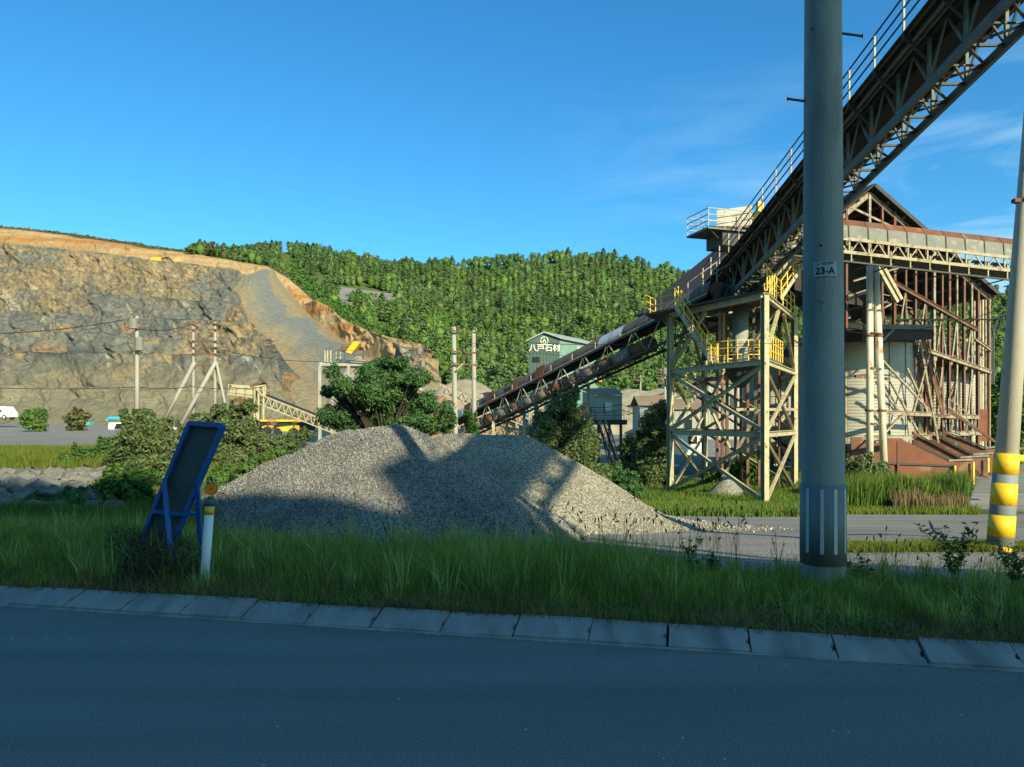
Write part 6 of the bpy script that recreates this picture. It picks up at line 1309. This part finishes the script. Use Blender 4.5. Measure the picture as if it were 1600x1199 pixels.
# grit washed along the foot of the kerb
def grit(n, smin, smax_, size, lab, nm):
    r = R.uniform(-9, 8, n); s = smax_ - (smax_-smin)*R.uniform(0, 1, n)**2.2; X = TV.x*r + NV.x*s; Y = 5.90 + TV.y*r + NV.y*s
    oc = np.array([(1, 0, 0), (-.6, .8, 0), (-.6, -.8, .1), (.1, 0, .6)], float); fc = np.array([(0, 1, 3), (1, 2, 3), (2, 0, 3)]); sz = size*R.uniform(.4, 1.6, n); an = R.uniform(0, 6.28, n)
    c_, s_ = np.cos(an)[:, None], np.sin(an)[:, None]; v = np.stack([X[:, None] + sz[:, None]*(oc[:, 0]*c_ - oc[:, 1]*s_), Y[:, None] + sz[:, None]*(oc[:, 0]*s_ + oc[:, 1]*c_), sz[:, None]*(oc[:, 2] + .05) + .001 + 0*X[:, None]], -1).reshape(-1, 3)
    tag(mk(nm, v, (fc[None] + 4*np.arange(n)[:, None, None]).reshape(-1, 3), M_stoneA), lab, 'grit', kind='stuff')
grit(2600, -.9, -.005, .006, 'fine grit and small stones on the asphalt along the kerb', 'road_grit')
# foxtail seed heads on stems
M_fox = mat('foxtail_heads', (.11, .07, .055), (.17, .12, .08), 3, .9, coords='World', island=.3)
fb = MB(); fs = MB()
for i in range(150):
    px = R.choice([R.uniform(820, 1160), R.uniform(330, 820), R.uniform(1325, 1600)], p=[.6, .2, .2]); s = R.uniform(1.6, 2.9); k_ = (px-800)/F
    Y = (5.90 + s*1.0252)/(1 + .226*k_); x = k_*Y; g = gz(x, Y); h = R.uniform(.46, .78) if px < 1200 else R.uniform(.3, .5); lx = R.uniform(-.10, .13); ly = R.uniform(-.06, .06)
    p0 = Vector((x, Y, g)); p1 = p0+Vector((lx*.3, ly*.3, h*.7)); p2 = p0+Vector((lx, ly, h)); p3 = p2+Vector((lx*.3, ly*.3, .06-abs(lx)*.35))
    fs.tube([p0, p1, p2], .0022, 4, False, .0015); fb.tube([p2, p2.lerp(p3, .3), p2.lerp(p3, .75), p3], [.003, .0085, .007, .002], 6)
o = fs.build('foxtail_stems', M_grass); tag(o, 'thin foxtail stems rising above the verge grass', 'grass', kind='stuff')
o = fb.build('foxtail_heads', M_fox); tag(o, 'brown foxtail seed heads nodding over the verge', 'seed heads', kind='stuff')
# weeds with leaves on stalks
M_purple = mat('purple_flowers', (.42, .16, .34), (.5, .22, .4), 40, .8, bump=.5, bscale=90)
def weed(name, lab, px, Y, h, stalks, leaf, mt, spread=.2, flowers=None, nleaf=16, cat='weed'):
    base = onground(px, Y); th = thing(name, lab, cat, base); sb = MB(); C = []; Nn = []; fl = MB(); SZ = []
    for i in range(stalks):
        a = R.uniform(0, 6.28); sp0 = R.uniform(.2, 1)*spread; hh_ = h*R.uniform(.6, 1.05); tip = base+Vector((sp0*math.cos(a), sp0*math.sin(a)*.6, hh_)); md = base.lerp(tip, .5)+Vector((0, 0, .06*h)) - Vector((sp0*math.cos(a)*.15, 0, 0))
        sb.tube([base+Vector((R.uniform(-.05, .05), R.uniform(-.05, .05), 0)), md, tip], .004, 5, False, .002)
        for j in range(nleaf):
            t = R.uniform(.2, 1); p = md.lerp(tip, (t-.5)*2) if t > .5 else base.lerp(md, t*2); an = R.uniform(0, 6.28); d = np.array([math.cos(an), math.sin(an), .3]); C.append(np.array(p)+d*leaf*.8); Nn.append(np.array([-d[0]*.5, -d[1]*.5, 1.0])+R.normal(size=3)*.3); SZ.append(leaf*R.uniform(.6, 1.3))
        if flowers and i < flowers:
            q = tip+Vector((R.uniform(-.05, .0), 0, .10)); fl = MB(); fl.tube([tip, tip.lerp(q, .3), tip.lerp(q, .7), q], [.008, .015, .012, .003], 7); fl.build('flower_spike', M_purple, th)
    v, f = quads(np.array(C), np.array(Nn), np.array(SZ), np.array(SZ)*.33); mk('leaves', v, f, mt, th); sb.build('stem', M_grass, th)
weed('flowering_shrub', 'leafy shrub with purple flower spikes in front of the striped pole', 1490, 7.6, .62, 13, .042, M_bush, .5, 4, 22, 'shrub')
weed('flowering_shrub', 'dense leafy shrub at the right edge of the verge', 1585, 7.3, .50, 12, .04, M_bush, .45, 1, 20, 'shrub')
weed('broadleaf_weed', 'weed with round pale green leaves on the verge left of the grey pole', 1075, 7.7, .50, 7, .035, M_bush, .16, None, 14)
weed('broadleaf_weed', 'tall thin weed standing in the verge before the gravel', 905, 7.9, .62, 4, .03, M_bush, .1, None, 12)
weed('broadleaf_weed', 'dark leafed weed just right of the first pale one', 1110, 7.5, .42, 8, .035, M_bush, .18, None, 14)
weed('broadleaf_weed', 'low leafy weed at the foot of the grey pole', 1345, 7.3, .38, 9, .035, M_bush, .25, None, 14)
weed('thistle_weed', 'dark seeding weed close left of the grey pole', 1215, 7.7, .52, 6, .018, M_rustdark, .14, None, 9)
for o in D.objects:
    if '_o' in o: del o['_o']
